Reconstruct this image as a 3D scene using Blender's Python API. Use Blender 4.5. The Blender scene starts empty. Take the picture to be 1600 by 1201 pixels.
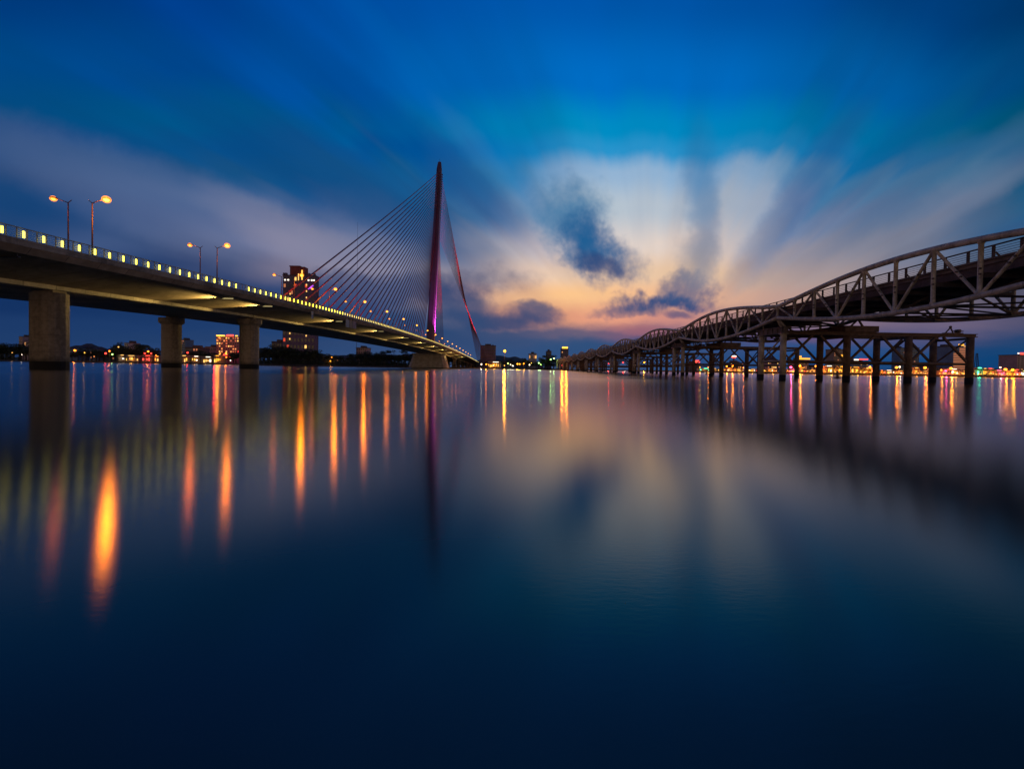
import bpy, bmesh, math, random
from mathutils import Vector, Matrix
C = bpy.context
S = C.scene
COL = S.collection
R = random.Random(7)
PI = math.pi

# ------------------------------------------------------------------ camera
CAM_H = 1.05
FPX = 720.0
cam_d = bpy.data.cameras.new("camera")
cam = bpy.data.objects.new("camera", cam_d)
COL.objects.link(cam)
cam_d.sensor_width = 36.0
cam_d.lens = 36.0 * FPX / 1600.0
cam_d.shift_y = -12.0 / 1600.0
cam_d.clip_start = 0.1
cam_d.clip_end = 30000
cam.matrix_world = (Matrix.Translation((0, 0, CAM_H))
                    @ Matrix.Rotation(math.radians(90) - math.atan(13.5 / FPX), 4, 'X')
                    @ Matrix.Rotation(0.0163, 4, 'Z'))
S.camera = cam
S.view_settings.view_transform = 'Standard'
S.view_settings.look = 'None'
S.view_settings.exposure = 0.0
S.view_settings.gamma = 1.0
S.cycles.use_denoising = True
S.cycles.caustics_reflective = True
S.cycles.caustics_refractive = False
S.cycles.max_bounces = 5
S.cycles.sample_clamp_indirect = 2.0


def lin(c):
    out = []
    for v in c:
        v = v / 255.0
        out.append(v / 12.92 if v <= 0.04045 else ((v + 0.055) / 1.055) ** 2.4)
    return tuple(out) + (1.0,)


# ------------------------------------------------------------------ dusk sky
world = bpy.data.worlds.new("World")
S.world = world
world.use_nodes = True
wt = world.node_tree
for n in list(wt.nodes):
    wt.nodes.remove(n)


LK = dict(e_orange=1.0, e_gold=1.0, e_yellow=0.7, e_red=0.4, e_pink=0.5, e_greens=0.4, e_white=0.25, e_win3=0.3, e_win=0.2)
LAMP_COL = dict(e_orange=(1.0, 0.20, 0.01), e_gold=(1.0, 0.34, 0.01), e_yellow=(1.0, 0.42, 0.03), e_red=(1.0, 0.03, 0.02),
                e_pink=(1.0, 0.07, 0.25), e_greens=(0.5, 1.0, 0.25), e_white=(1.0, 0.8, 0.6), e_win3=(1.0, 0.55, 0.15),
                e_win=(1.0, 0.4, 0.12), e_green=(0.02, 1.0, 0.45))


def point(loc, energy, color, radius, parent=None):
    l = bpy.data.lights.new('lamp_light', 'POINT')
    l.energy = energy
    l.color = color
    l.shadow_soft_size = radius
    o = bpy.data.objects.new('lamp_light', l)
    COL.objects.link(o)
    o.location = loc
    o.parent = parent
    return o


class G:
    """small helper to write node maths"""
    def __init__(s, t):
        s.t = t

    def n(s, typ, **kw):
        x = s.t.nodes.new(typ)
        for k, v in kw.items():
            setattr(x, k, v)
        return x

    def put(s, sock, v):
        if isinstance(v, (int, float)):
            sock.default_value = v
        elif isinstance(v, (tuple, list)):
            sock.default_value = v
        else:
            s.t.links.new(v, sock)

    def m(s, op, a, b=0.0, c=0.0, clamp=False):
        x = s.n('ShaderNodeMath', operation=op, use_clamp=clamp)
        s.put(x.inputs[0], a)
        s.put(x.inputs[1], b)
        s.put(x.inputs[2], c)
        return x.outputs[0]

    def smooth(s, v, a, b, lo=0.0, hi=1.0):
        x = s.n('ShaderNodeMapRange', interpolation_type='SMOOTHSTEP')
        s.put(x.inputs['Value'], v)
        s.put(x.inputs['From Min'], a)
        s.put(x.inputs['From Max'], b)
        s.put(x.inputs['To Min'], lo)
        s.put(x.inputs['To Max'], hi)
        return x.outputs['Result']

    def mix(s, f, a, b, mode='MIX'):
        x = s.n('ShaderNodeMix', data_type='RGBA', blend_type=mode)
        s.put(x.inputs[0], f)
        s.put(x.inputs[6], a)
        s.put(x.inputs[7], b)
        return x.outputs[2]

    def xyz(s, a, b, c):
        x = s.n('ShaderNodeCombineXYZ')
        s.put(x.inputs[0], a)
        s.put(x.inputs[1], b)
        s.put(x.inputs[2], c)
        return x.outputs[0]

    def noise(s, vec, scale, detail=3.0, rough=0.5):
        x = s.n('ShaderNodeTexNoise')
        s.put(x.inputs['Vector'], vec)
        x.inputs['Scale'].default_value = scale
        x.inputs['Detail'].default_value = detail
        x.inputs['Roughness'].default_value = rough
        return x.outputs['Fac']


g = G(wt)
tc = g.n('ShaderNodeTexCoord')
sep = g.n('ShaderNodeSeparateXYZ')
wt.links.new(tc.outputs['Generated'], sep.inputs[0])
dx, dy, dz = sep.outputs
hr = g.m('SQRT', g.m('ADD', g.m('MULTIPLY', dx, dx), g.m('MULTIPLY', dy, dy)))
den = g.m('MAXIMUM', g.m('MAXIMUM', dy, g.m('MULTIPLY', hr, 0.5)), 0.02)
v0 = g.m('DIVIDE', dz, den)                      # height above the horizon
az0 = g.m('ARCTAN2', dx, dy)                     # 0 = straight ahead
# long-exposure clouds: a layer overhead drifting away towards azimuth 15 deg
UVP = (1012 - 800) / FPX                         # the point on the horizon the clouds drift from
uu = g.m('DIVIDE', dx, g.m('MAXIMUM', g.m('ABSOLUTE', dy), 0.08))
ru = g.m('SUBTRACT', uu, UVP)
rv_ = g.m('ADD', v0, 0.03)
th_ = g.m('ARCTAN2', ru, rv_)
rr_ = g.m('SQRT', g.m('ADD', g.m('MULTIPLY', ru, ru), g.m('MULTIPLY', rv_, rv_)))
rl = g.m('LOGARITHM', g.m('ADD', rr_, 0.08), 2.718)
st1 = g.noise(g.xyz(g.m('MULTIPLY', th_, 1.0), g.m('MULTIPLY', rl, 0.16), 3.1), 3.4, 2.0, 0.5)
st2 = g.noise(g.xyz(g.m('MULTIPLY', th_, 1.0), g.m('MULTIPLY', rl, 0.08), 9.4), 9.0, 3.0, 0.5)
st = g.m('ADD', g.m('MULTIPLY', st1, 0.58), g.m('MULTIPLY', st2, 0.42))
damp = g.smooth(g.m('ABSOLUTE', g.m('ADD', th_, 0.1)), 0.25, 1.0, 0.22, 1.0)
stc = g.m('MULTIPLY', g.m('SUBTRACT', st, 0.5), damp)
# puffy edges for the low clouds
pf = g.noise(g.xyz(g.m('MULTIPLY', az0, 1.0), g.m('MULTIPLY', v0, 2.2), 0.3), 9.0, 5.0, 0.6)
pfc = g.m('SUBTRACT', pf, 0.5)
lowm = g.smooth(v0, 0.22, 0.06)
v1 = g.m('ADD', v0, g.m('ADD', g.m('MULTIPLY', g.m('MULTIPLY', stc, 0.50), g.smooth(v0, 0.1, 0.4)),
                        g.m('MULTIPLY', g.m('MULTIPLY', pfc, 0.050), lowm)))
az1 = g.m('ADD', az0, g.m('MULTIPLY', stc, 0.22))

ROWS = [
 (0.000, {0: (38, 64, 110), 700: (58, 80, 120), 900: (60, 82, 120), 1100: (45, 78, 125), 1600: (18, 62, 110)}),
 (0.035, {0: (32, 60, 108), 400: (42, 70, 115), 700: (50, 75, 118), 900: (58, 80, 122), 1100: (42, 75, 125), 1300: (30, 75, 130), 1600: (15, 65, 115)}),
 (0.050, {0: (30, 60, 106), 700: (48, 73, 116), 900: (60, 82, 122), 1100: (60, 80, 128), 1300: (45, 78, 130), 1600: (22, 66, 114)}),
 (0.075, {0: (28, 58, 105), 300: (30, 60, 108), 500: (35, 65, 112), 700: (45, 72, 115), 800: (65, 80, 118), 900: (105, 95, 120), 1000: (120, 90, 120), 1100: (100, 88, 125), 1250: (100, 85, 125), 1400: (78, 80, 120), 1600: (38, 68, 112)}),
 (0.115, {0: (20, 50, 98), 300: (25, 55, 102), 500: (35, 65, 112), 650: (45, 72, 115), 720: (80, 85, 115), 780: (185, 135, 118), 850: (215, 150, 120), 950: (235, 160, 130), 1050: (205, 140, 130), 1150: (170, 130, 130), 1300: (140, 115, 130), 1450: (110, 98, 125), 1600: (80, 80, 110)}),
 (0.160, {0: (15, 48, 98), 300: (20, 52, 100), 450: (50, 70, 115), 550: (90, 92, 122), 650: (105, 102, 128), 720: (190, 150, 140), 800: (242, 186, 138), 900: (252, 198, 142), 1000: (245, 190, 145), 1100: (225, 175, 145), 1250: (190, 155, 145), 1400: (140, 125, 135), 1600: (85, 82, 105)}),
 (0.210, {0: (18, 50, 100), 200: (30, 58, 105), 350: (60, 75, 115), 450: (120, 110, 130), 550: (125, 120, 140), 650: (100, 105, 135), 730: (190, 170, 165), 800: (230, 200, 180), 950: (240, 205, 170), 1100: (225, 190, 160), 1250: (185, 160, 150), 1400: (140, 130, 140), 1600: (80, 85, 105)}),
 (0.270, {0: (30, 62, 108), 200: (72, 92, 134), 350: (108, 116, 150), 450: (124, 124, 152), 550: (90, 105, 140), 650: (75, 95, 135), 750: (150, 150, 165), 850: (215, 200, 195), 1000: (230, 212, 200), 1100: (215, 195, 185), 1250: (165, 155, 160), 1400: (115, 120, 140), 1600: (70, 88, 115)}),
 (0.350, {0: (40, 70, 112), 200: (72, 98, 140), 350: (84, 106, 146), 500: (60, 88, 132), 650: (30, 82, 132), 750: (60, 105, 150), 820: (120, 145, 175), 900: (175, 190, 200), 1000: (185, 195, 205), 1100: (165, 175, 190), 1250: (130, 142, 170), 1400: (95, 115, 148), 1600: (55, 90, 125)}),
 (0.425, {0: (12, 66, 118), 200: (25, 78, 125), 400: (20, 78, 128), 550: (10, 80, 135), 700: (20, 95, 150), 800: (45, 122, 172), 880: (128, 168, 206), 1000: (138, 175, 210), 1150: (116, 156, 194), 1300: (80, 128, 165), 1450: (60, 110, 148), 1600: (20, 85, 125)}),
 (0.475, {0: (4, 68, 124), 200: (8, 78, 132), 400: (6, 76, 136), 550: (2, 78, 142), 700: (0, 92, 158), 800: (10, 120, 182), 900: (38, 146, 202), 1000: (40, 146, 202), 1150: (32, 134, 190), 1300: (18, 112, 168), 1450: (10, 98, 146), 1600: (4, 80, 126)}),
 (0.520, {0: (0, 72, 132), 300: (0, 78, 142), 500: (0, 75, 145), 650: (0, 92, 165), 800: (0, 115, 185), 900: (0, 130, 200), 1000: (0, 128, 200), 1150: (0, 120, 192), 1300: (0, 100, 165), 1600: (0, 78, 125)}),
 (0.620, {0: (0, 68, 142), 300: (0, 66, 148), 500: (0, 72, 160), 700: (0, 88, 180), 900: (0, 100, 200), 1100: (0, 98, 196), 1300: (0, 88, 172), 1600: (0, 66, 128)}),
 (0.800, {0: (0, 52, 125), 300: (0, 56, 140), 600: (0, 72, 165), 800: (0, 80, 178), 1000: (0, 78, 172), 1200: (0, 72, 160), 1400: (0, 58, 130), 1600: (0, 48, 105)}),
 (1.300, {0: (0, 36, 92), 800: (0, 46, 115), 1600: (0, 34, 84)}),
]
AMAX = 3.2
azn = g.m('DIVIDE', g.m('ADD', az1, AMAX), 2 * AMAX)
BACK = [(255, 212, 148), (255, 210, 147), (255, 207, 145), (252, 202, 142), (244, 194, 138), (232, 184, 132), (214, 170, 128),
        (180, 150, 130), (156, 134, 124), (150, 130, 122), (142, 126, 120), (128, 118, 118), (96, 98, 112), (50, 66, 98), (0, 36, 84)]
skyc = None
prev = None
for i, (rv, cols) in enumerate(ROWS):
    ramp = g.n('ShaderNodeValToRGB')
    cr = ramp.color_ramp
    cr.interpolation = 'EASE'
    if rv > 0.5:
        cols = {x: (c[0], min(255, c[1] * 1.07), c[2] * 0.965) for x, c in cols.items()}
    stops = [((math.atan((x - 800) / FPX) + AMAX) / (2 * AMAX), c) for x, c in cols.items()]
    bk = BACK[min(i, len(BACK) - 1)]
    stops = [(0.0, bk), ((-2.3 + AMAX) / (2 * AMAX), bk)] + stops + [((2.3 + AMAX) / (2 * AMAX), bk), (1.0, bk)]
    cr.elements[0].position = stops[0][0]
    cr.elements[0].color = lin(stops[0][1])
    cr.elements[1].position = stops[-1][0]
    cr.elements[1].color = lin(stops[-1][1])
    for p, c in stops[1:-1]:
        e = cr.elements.new(p)
        e.color = lin(c)
    wt.links.new(azn, ramp.inputs[0])
    if skyc is None:
        skyc = ramp.outputs[0]
    else:
        skyc = g.mix(g.smooth(v1, prev, rv), skyc, ramp.outputs[0])
    prev = rv
# streaks that darken / lighten the upper sky a little
amp = g.m('MULTIPLY', g.m('MULTIPLY', stc, 1.8), g.smooth(v0, 0.12, 0.30))
bright = g.m('ADD', 1.0, amp)
bc = g.n('ShaderNodeVectorMath', operation='SCALE')
wt.links.new(skyc, bc.inputs[0])
wt.links.new(bright, bc.inputs['Scale'])
skyc = bc.outputs[0]

wedge = g.noise(g.xyz(th_, g.m('MULTIPLY', rl, 0.14), 41.0), 4.6, 3.0, 0.5)
reg = g.m('MULTIPLY', g.smooth(v0, 0.16, 0.30), g.smooth(v0, 0.60, 0.36))
skyc = g.mix(g.m('MULTIPLY', g.m('MULTIPLY', g.smooth(wedge, 0.52, 0.70), reg), g.m('MULTIPLY', damp, 0.42)), skyc, lin((150, 165, 190)))
reg2 = g.m('MULTIPLY', g.smooth(v0, 0.20, 0.34), g.smooth(v0, 0.95, 0.5))
skyc = g.mix(g.m('MULTIPLY', g.m('MULTIPLY', g.smooth(wedge, 0.48, 0.30), reg2), g.m('MULTIPLY', damp, 0.55)), skyc, lin((8, 70, 128)))
# individual dark clouds: (photo-derived direction x, v, half widths, tilt, softness, colour, strength)
wx = g.noise(g.xyz(uu, v0, 5.0), 8.0, 4.0, 0.6)
wy = g.noise(g.xyz(uu, v0, 15.0), 8.0, 4.0, 0.6)
wf = g.noise(g.xyz(g.m('MULTIPLY', th_, 1.0), g.m('MULTIPLY', rl, 0.9), 25.0), 13.0, 4.0, 0.6)
front = g.smooth(dy, 0.05, 0.2)
CL = [
 # px   py   rx  ry  tilt soft colour            strength warp
 (300, 335, 46, 300, -71, 1.3, (108, 120, 156), 0.38, 0.05),
 (520, 402, 30, 150, -66, 1.3, (152, 146, 166), 0.50, 0.05),
 (640, 395, 40, 110, -62, 1.3, (140, 140, 164), 0.35, 0.05),
 (150, 262, 26, 210, -76, 1.3, (70, 104, 148), 0.15, 0.05),
 (620, 205, 24, 250, -51, 1.3, (0, 68, 138), 0.50, 0.04),
 (455, 262, 26, 220, -62, 1.3, (6, 72, 128), 0.55, 0.04),
 (700, 175, 18, 220, -43, 1.3, (0, 104, 184), 0.18, 0.04),
 (780, 285, 16, 110, -40, 1.3, (70, 135, 185), 0.20, 0.04),
 (1430, 340, 24, 170, 62, 1.3, (126, 134, 158), 0.40, 0.05),
 (1350, 262, 20, 170, 50, 1.3, (6, 88, 142), 0.45, 0.04),
 (1500, 265, 24, 170, 60, 1.3, (60, 110, 148), 0.35, 0.04),
 (960, 320, 90, 50, 0, 1.3, (178, 196, 214), 0.30, 0.08),
 (1160, 330, 50, 60, 0, 1.3, (168, 184, 204), 0.40, 0.08),
 (890, 345, 62, 42, 38, 1.2, (40, 112, 160), 0.85, 0.17),
 (930, 390, 52, 36, 34, 1.1, (16, 90, 144), 0.95, 0.15),
 (936, 418, 34, 14, 20, 1.0, (44, 68, 118), 0.75, 0.10),
 (1032, 470, 66, 15, -4, 1.0, (24, 70, 124), 0.95, 0.17),
 (1060, 446, 40, 18, -14, 1.1, (50, 84, 132), 0.75, 0.16),
 (985, 487, 52, 9, 0, 0.9, (70, 84, 124), 0.70, 0.10),
 (1060, 494, 18, 6, 0, 0.9, (66, 78, 122), 0.75, 0.06),
 (836, 494, 40, 12, 8, 0.9, (52, 76, 118), 0.85, 0.09),
 (775, 500, 70, 11, 4, 0.9, (46, 70, 114), 0.9, 0.06),
 (722, 478, 44, 26, 20, 0.9, (50, 74, 116), 0.85, 0.10),
 (1093, 318, 20, 90, -3, 1.3, (40, 110, 162), 0.55, 0.06),
 (1085, 405, 26, 34, -10, 1.2, (120, 130, 150), 0.5, 0.10),
 (1242, 305, 24, 120, 35, 1.3, (30, 92, 150), 0.55, 0.06),
 (1340, 330, 34, 150, 56, 1.0, (72, 100, 140), 0.40, 0.05),
 (620, 330, 34, 190, -58, 1.0, (22, 80, 132), 0.55, 0.06),
 (752, 325, 34, 100, -34, 1.3, (48, 92, 140), 0.3, 0.06),
 (600, 455, 170, 26, -6, 0.9, (40, 66, 112), 0.75, 0.10),
 (960, 548, 150, 14, -4, 1.0, (40, 78, 124), 0.70, 0.05),
 (1020, 520, 60, 7, 6, 1.0, (170, 108, 116), 0.55, 0.04),
 (1180, 420, 60, 16, -30, 1.0, (150, 140, 150), 0.30, 0.05),
]
for (cx, cy, rx, ry, tilt, soft, colr, stren, warp) in CL:
    cu0 = (cx - 800) / FPX
    cv0 = (575 + 0.0163 * (cx - 800) - cy) / FPX
    a = g.m('ADD', g.m('SUBTRACT', uu, cu0), g.m('MULTIPLY', g.m('SUBTRACT', wx, 0.5), warp))
    b = g.m('ADD', g.m('SUBTRACT', v0, cv0), g.m('MULTIPLY', g.m('SUBTRACT', wy, 0.5), warp))
    t = -math.radians(tilt)
    ar = g.m('MULTIPLY', g.m('ADD', g.m('MULTIPLY', a, math.cos(t)), g.m('MULTIPLY', b, math.sin(t))), FPX / rx)
    br = g.m('MULTIPLY', g.m('SUBTRACT', g.m('MULTIPLY', b, math.cos(t)), g.m('MULTIPLY', a, math.sin(t))), FPX / ry)
    d2 = g.m('ADD', g.m('MULTIPLY', ar, ar), g.m('MULTIPLY', br, br))
    if warp >= 0.08:
        d2 = g.m('ADD', d2, g.m('MULTIPLY', g.m('SUBTRACT', wf, 0.5), 1.5))
    f = g.smooth(d2, 1.0 + 1.6 * soft, max(-0.35, 1.0 - soft * 1.15))
    f = g.m('MULTIPLY', g.m('MULTIPLY', f, stren), front)
    skyc = g.mix(f, skyc, lin(colr))
bg = g.n('ShaderNodeBackground')
wt.links.new(skyc, bg.inputs['Color'])
bg.inputs['Strength'].default_value = 1.0
wo = g.n('ShaderNodeOutputWorld')
wt.links.new(bg.outputs[0], wo.inputs['Surface'])
world.cycles.sampling_method = 'MANUAL'
world.cycles.sample_map_resolution = 1024


# ------------------------------------------------------------------ materials
def mat(name, base, rough=0.8, metal=0.0, var=0.0, scale=0.5, streak=False, emit=None, es=0.0, ior=None,
        stain=None, dark=0.6):
    m = bpy.data.materials.new(name)
    m.use_nodes = True
    t = m.node_tree
    p = t.nodes['Principled BSDF']
    p.inputs['Base Color'].default_value = tuple(base) + (1,)
    p.inputs['Roughness'].default_value = rough
    p.inputs['Metallic'].default_value = metal
    if ior:
        p.inputs['IOR'].default_value = ior
    if emit:
        p.inputs['Emission Color'].default_value = tuple(emit) + (1,)
        p.inputs['Emission Strength'].default_value = es
    if var > 0:
        q = G(t)
        geo = q.n('ShaderNodeNewGeometry')
        vec = geo.outputs['Position']
        if streak:
            mp = q.n('ShaderNodeMapping')
            mp.inputs['Scale'].default_value = (1, 1, 0.12)
            t.links.new(vec, mp.inputs['Vector'])
            vec = mp.outputs[0]
        n1 = q.noise(vec, scale, 5.0, 0.62)
        n2 = q.noise(geo.outputs['Position'], scale * 7, 4.0, 0.6)
        f = q.m('ADD', q.m('MULTIPLY', n1, 0.7), q.m('MULTIPLY', n2, 0.3))
        f = q.smooth(f, 0.38, 0.64)
        c2 = tuple(b * (1 - var) * d for b, d in zip(base, (1, 0.97, 0.92))) + (1,)
        c = q.mix(f, c2, tuple(base) + (1,))
        t.links.new(c, p.inputs['Base Color'])
        bmp = q.n('ShaderNodeBump')
        bmp.inputs['Strength'].default_value = 0.25
        bmp.inputs['Distance'].default_value = 0.05
        t.links.new(n2, bmp.inputs['Height'])
        t.links.new(bmp.outputs[0], p.inputs['Normal'])
    return m


def emat(name, color, strength):
    return mat(name, tuple(min(1, c) * 0.5 for c in color), 0.6, emit=color, es=strength)


M = dict(
    concrete=mat('weathered concrete', (0.42, 0.335, 0.25), 0.85, var=0.6, scale=0.35, streak=True),
    girder=mat('girder concrete', (0.52, 0.385, 0.27), 0.8, var=0.42, scale=0.22, streak=True),
    flange=mat('girder edge concrete', (0.52, 0.45, 0.36), 0.8, var=0.35, scale=0.4),
    wet=mat('wet algae stained concrete', (0.012, 0.011, 0.010), 0.8, var=0.3, scale=1.0),
    road=mat('asphalt', (0.05, 0.05, 0.05), 0.9, var=0.3, scale=0.6),
    pylon=mat('purple light tinted steel pylon', (0.10, 0.055, 0.11), 0.55, var=0.2, scale=0.1),  # white steel; the purple of its floodlighting is put into the base colour
    cable=mat('red light tinted stay cable', (0.16, 0.02, 0.025), 0.5),  # red of the lighting put into the cable's base colour
    cable2=mat('pink light tinted stay cable', (0.22, 0.09, 0.11), 0.5),  # pink glow on the back stays put into their base colour
    rail=mat('grey railing steel', (0.22, 0.24, 0.28), 0.5, metal=0.3),
    pole=mat('lamp pole steel', (0.05, 0.04, 0.045), 0.5, metal=0.3),
    truss=mat('cream painted steel tube', (0.72, 0.58, 0.39), 0.5, var=0.45, scale=1.2),
    trussd=mat('dark deck steel', (0.15, 0.10, 0.08), 0.7, var=0.5, scale=1.0),
    rust=mat('rusty dark steel', (0.26, 0.145, 0.085), 0.8, var=0.5, scale=1.5),
    fascia=mat('deck fascia', (0.24, 0.17, 0.13), 0.8, var=0.4, scale=0.8),
    bark=mat('bark', (0.05, 0.04, 0.03), 0.9),
    land=mat('river bank earth', (0.035, 0.032, 0.028), 0.95, var=0.4, scale=0.1),
    hill=mat('forested hill', (0.03, 0.045, 0.05), 0.95, var=0.3, scale=0.01),
    quay=mat('quay stone', (0.05, 0.045, 0.04), 0.9, var=0.4, scale=0.4),
    wall_purple=mat('dusky wall', (0.15, 0.11, 0.20), 0.8, var=0.2, scale=0.08),
    wall_red=mat('dark red wall', (0.26, 0.05, 0.05), 0.8, var=0.3, scale=0.2),
    wall_pink=mat('pale pink wall', (0.42, 0.30, 0.32), 0.8, var=0.25, scale=0.08),
    wall_white=mat('white wall', (0.50, 0.50, 0.50), 0.8, var=0.2, scale=0.1),
    wall_dark=mat('dark wall', (0.07, 0.08, 0.12), 0.8, var=0.2, scale=0.1),
    wall_blue=mat('blue grey wall', (0.18, 0.26, 0.38), 0.7, var=0.2, scale=0.1),
    wall_beige=mat('beige wall', (0.40, 0.30, 0.22), 0.8, var=0.2, scale=0.1),
    roof=mat('roof tile', (0.10, 0.08, 0.09), 0.8, var=0.3, scale=0.5),
    glassd=mat('dark window', (0.03, 0.04, 0.06), 0.15),
    buoy=mat('buoy paint', (0.05, 0.10, 0.07), 0.5),
    e_panel=emat('railing light', (1.0, 0.80, 0.05), 7.0),
    e_panel2=emat('dim railing light', (1.0, 0.76, 0.14), 2.6),
    e_lampR=emat('bright sodium lens', (1.0, 0.55, 0.06), 8.0),
    e_lampL=emat('sodium lens', (1.0, 0.36, 0.06), 4.0),
    e_lampF=emat('small sodium lens', (1.0, 0.38, 0.06), 190.0),
    e_flood=emat('floodlight bar', (1.0, 0.80, 0.35), 0.9),
    e_yellow=emat('warm shop light', (1.0, 0.58, 0.09), 1.6),
    e_gold=emat('golden light', (1.0, 0.44, 0.04), 1.6),
    e_orange=emat('orange light', (1.0, 0.30, 0.03), 3.0),
    e_orange2=emat('strong orange light', (1.0, 0.42, 0.04), 3.0),
    e_red=emat('red light', (1.0, 0.06, 0.04), 3.0),
    e_red2=emat('red lit window', (1.0, 0.10, 0.04), 0.7),
    e_pink=emat('pink light', (1.0, 0.12, 0.32), 3.0),
    e_purple=emat('violet light', (0.50, 0.08, 0.9), 1.6),
    e_green=emat('green light', (0.08, 1.0, 0.45), 5.0),
    e_greens=emat('small green lamp', (0.55, 1.0, 0.25), 3.0),
    e_white=emat('white light', (1.0, 0.85, 0.65), 2.4),
    e_win=emat('lit window', (1.0, 0.45, 0.14), 0.9),
    e_win2=emat('dim lit window', (1.0, 0.35, 0.15), 0.45),
    e_win3=emat('bright lit window', (1.0, 0.55, 0.14), 1.5),
    e_blue=emat('blue light', (0.1, 0.2, 1.0), 8.0),
)


rm = bpy.data.materials.new('lamp glow shell')  # soft glow around the bridge lamps, made as an added see-through emissive shell
rm.use_nodes = True
_t = rm.node_tree
_q = G(_t)
_t.nodes.remove(_t.nodes['Principled BSDF'])
_tr = _q.n('ShaderNodeBsdfTransparent')
_em = _q.n('ShaderNodeEmission')
_em.inputs['Color'].default_value = (1.0, 0.25, 0.015, 1)
_em.inputs['Strength'].default_value = 3.2
_mx = _q.n('ShaderNodeMixShader')
_mx.inputs[0].default_value = 0.40
_t.links.new(_tr.outputs[0], _mx.inputs[1])
_t.links.new(_em.outputs[0], _mx.inputs[2])
_t.links.new(_mx.outputs[0], [n for n in _t.nodes if n.type == 'OUTPUT_MATERIAL'][0].inputs['Surface'])
M['glow_shell'] = rm


def foliage(name, base):
    m = bpy.data.materials.new(name)
    m.use_nodes = True
    t = m.node_tree
    q = G(t)
    p = t.nodes['Principled BSDF']
    geo = q.n('ShaderNodeNewGeometry')
    n = q.noise(geo.outputs['Position'], 0.5, 3.0, 0.6)
    c = q.mix(q.smooth(n, 0.35, 0.65), tuple(b * 0.5 for b in base) + (1,), tuple(base) + (1,))
    t.links.new(c, p.inputs['Base Color'])
    p.inputs['Roughness'].default_value = 0.8
    return m


def add_joints(m, step):
    t = m.node_tree
    q = G(t)
    p = t.nodes['Principled BSDF']
    geo = q.n('ShaderNodeNewGeometry')
    sp = q.n('ShaderNodeSeparateXYZ')
    t.links.new(geo.outputs['Position'], sp.inputs[0])
    f = q.m('FRACT', q.m('DIVIDE', q.m('ADD', sp.outputs[1], 500.0), step))
    line = q.m('LESS_THAN', f, 0.02)
    seg = q.n('ShaderNodeTexWhiteNoise', noise_dimensions='1D')
    t.links.new(q.m('FLOOR', q.m('DIVIDE', q.m('ADD', sp.outputs[1], 500.0), step)), seg.inputs['W'])
    src = p.inputs['Base Color'].links[0].from_socket
    mul = q.m('MULTIPLY', q.m('SUBTRACT', 1.0, q.m('MULTIPLY', line, 0.65)), q.m('ADD', 0.80, q.m('MULTIPLY', seg.outputs['Value'], 0.32)))
    v = q.n('ShaderNodeVectorMath', operation='SCALE')
    t.links.new(src, v.inputs[0])
    t.links.new(mul, v.inputs['Scale'])
    t.links.new(v.outputs[0], p.inputs['Base Color'])


def add_rust(m, amount):
    t = m.node_tree
    q = G(t)
    p = t.nodes['Principled BSDF']
    geo = q.n('ShaderNodeNewGeometry')
    mp = q.n('ShaderNodeMapping')
    mp.inputs['Scale'].default_value = (1, 1, 0.35)
    t.links.new(geo.outputs['Position'], mp.inputs['Vector'])
    n = q.noise(mp.outputs[0], 1.9, 6.0, 0.7)
    src = p.inputs['Base Color'].links[0].from_socket
    t.links.new(q.mix(q.m('MULTIPLY', q.smooth(n, 0.56, 0.66), amount), src, (0.12, 0.055, 0.028, 1)), p.inputs['Base Color'])


def add_courses(m, step):
    t = m.node_tree
    q = G(t)
    p = t.nodes['Principled BSDF']
    geo = q.n('ShaderNodeNewGeometry')
    sp = q.n('ShaderNodeSeparateXYZ')
    t.links.new(geo.outputs['Position'], sp.inputs[0])
    wob = q.noise(geo.outputs['Position'], 0.8, 3.0, 0.6)
    fr_ = q.m('FRACT', q.m('DIVIDE', sp.outputs[2], step))
    line = q.m('LESS_THAN', fr_, 0.025)
    alg = q.smooth(q.m('ADD', sp.outputs[2], q.m('MULTIPLY', wob, -1.6)), 1.1, -0.1)
    src = p.inputs['Base Color'].links[0].from_socket
    c = q.mix(q.m('MULTIPLY', line, 0.5), src, (0.08, 0.06, 0.05, 1))
    c = q.mix(q.m('MULTIPLY', alg, 0.8), c, (0.05, 0.042, 0.03, 1))
    t.links.new(c, p.inputs['Base Color'])


add_rust(M['truss'], 0.65)
add_courses(M['concrete'], 2.1)
add_joints(M['girder'], 3.9)
add_joints(M['flange'], 3.9)
M['leaf'] = foliage('dark foliage', (0.045, 0.065, 0.03))
M['leaf2'] = foliage('bluish foliage', (0.04, 0.06, 0.045))


# ------------------------------------------------------------------ builders
def tag(o, label=None, cat=None, group=None, kind=None):
    if label: o['label'] = label
    if cat: o['category'] = cat
    if group: o['group'] = group
    if kind: o['kind'] = kind
    return o


def thing(name, label, cat, loc=(0, 0, 0), rz=0.0, group=None):
    o = bpy.data.objects.new(name, None)
    COL.objects.link(o)
    o.location = loc
    o.rotation_euler = (0, 0, rz)
    o.empty_display_size = 0.5
    return tag(o, label, cat, group)


def obj(name, bm, m, parent=None, smooth=False):
    me = bpy.data.meshes.new(name)
    bm.normal_update()
    bm.to_mesh(me)
    bm.free()
    ms = m if isinstance(m, (list, tuple)) else [m]
    for x in ms:
        me.materials.append(x)
    if smooth:
        for p in me.polygons:
            p.use_smooth = True
    o = bpy.data.objects.new(name, me)
    COL.objects.link(o)
    if parent is not None:
        o.parent = parent
    return o


def copy_of(o, parent, loc=None, name=None):
    c = o.copy()
    COL.objects.link(c)
    c.parent = parent
    if loc is not None:
        c.location = loc
    if name:
        c.name = name
    return c


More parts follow.
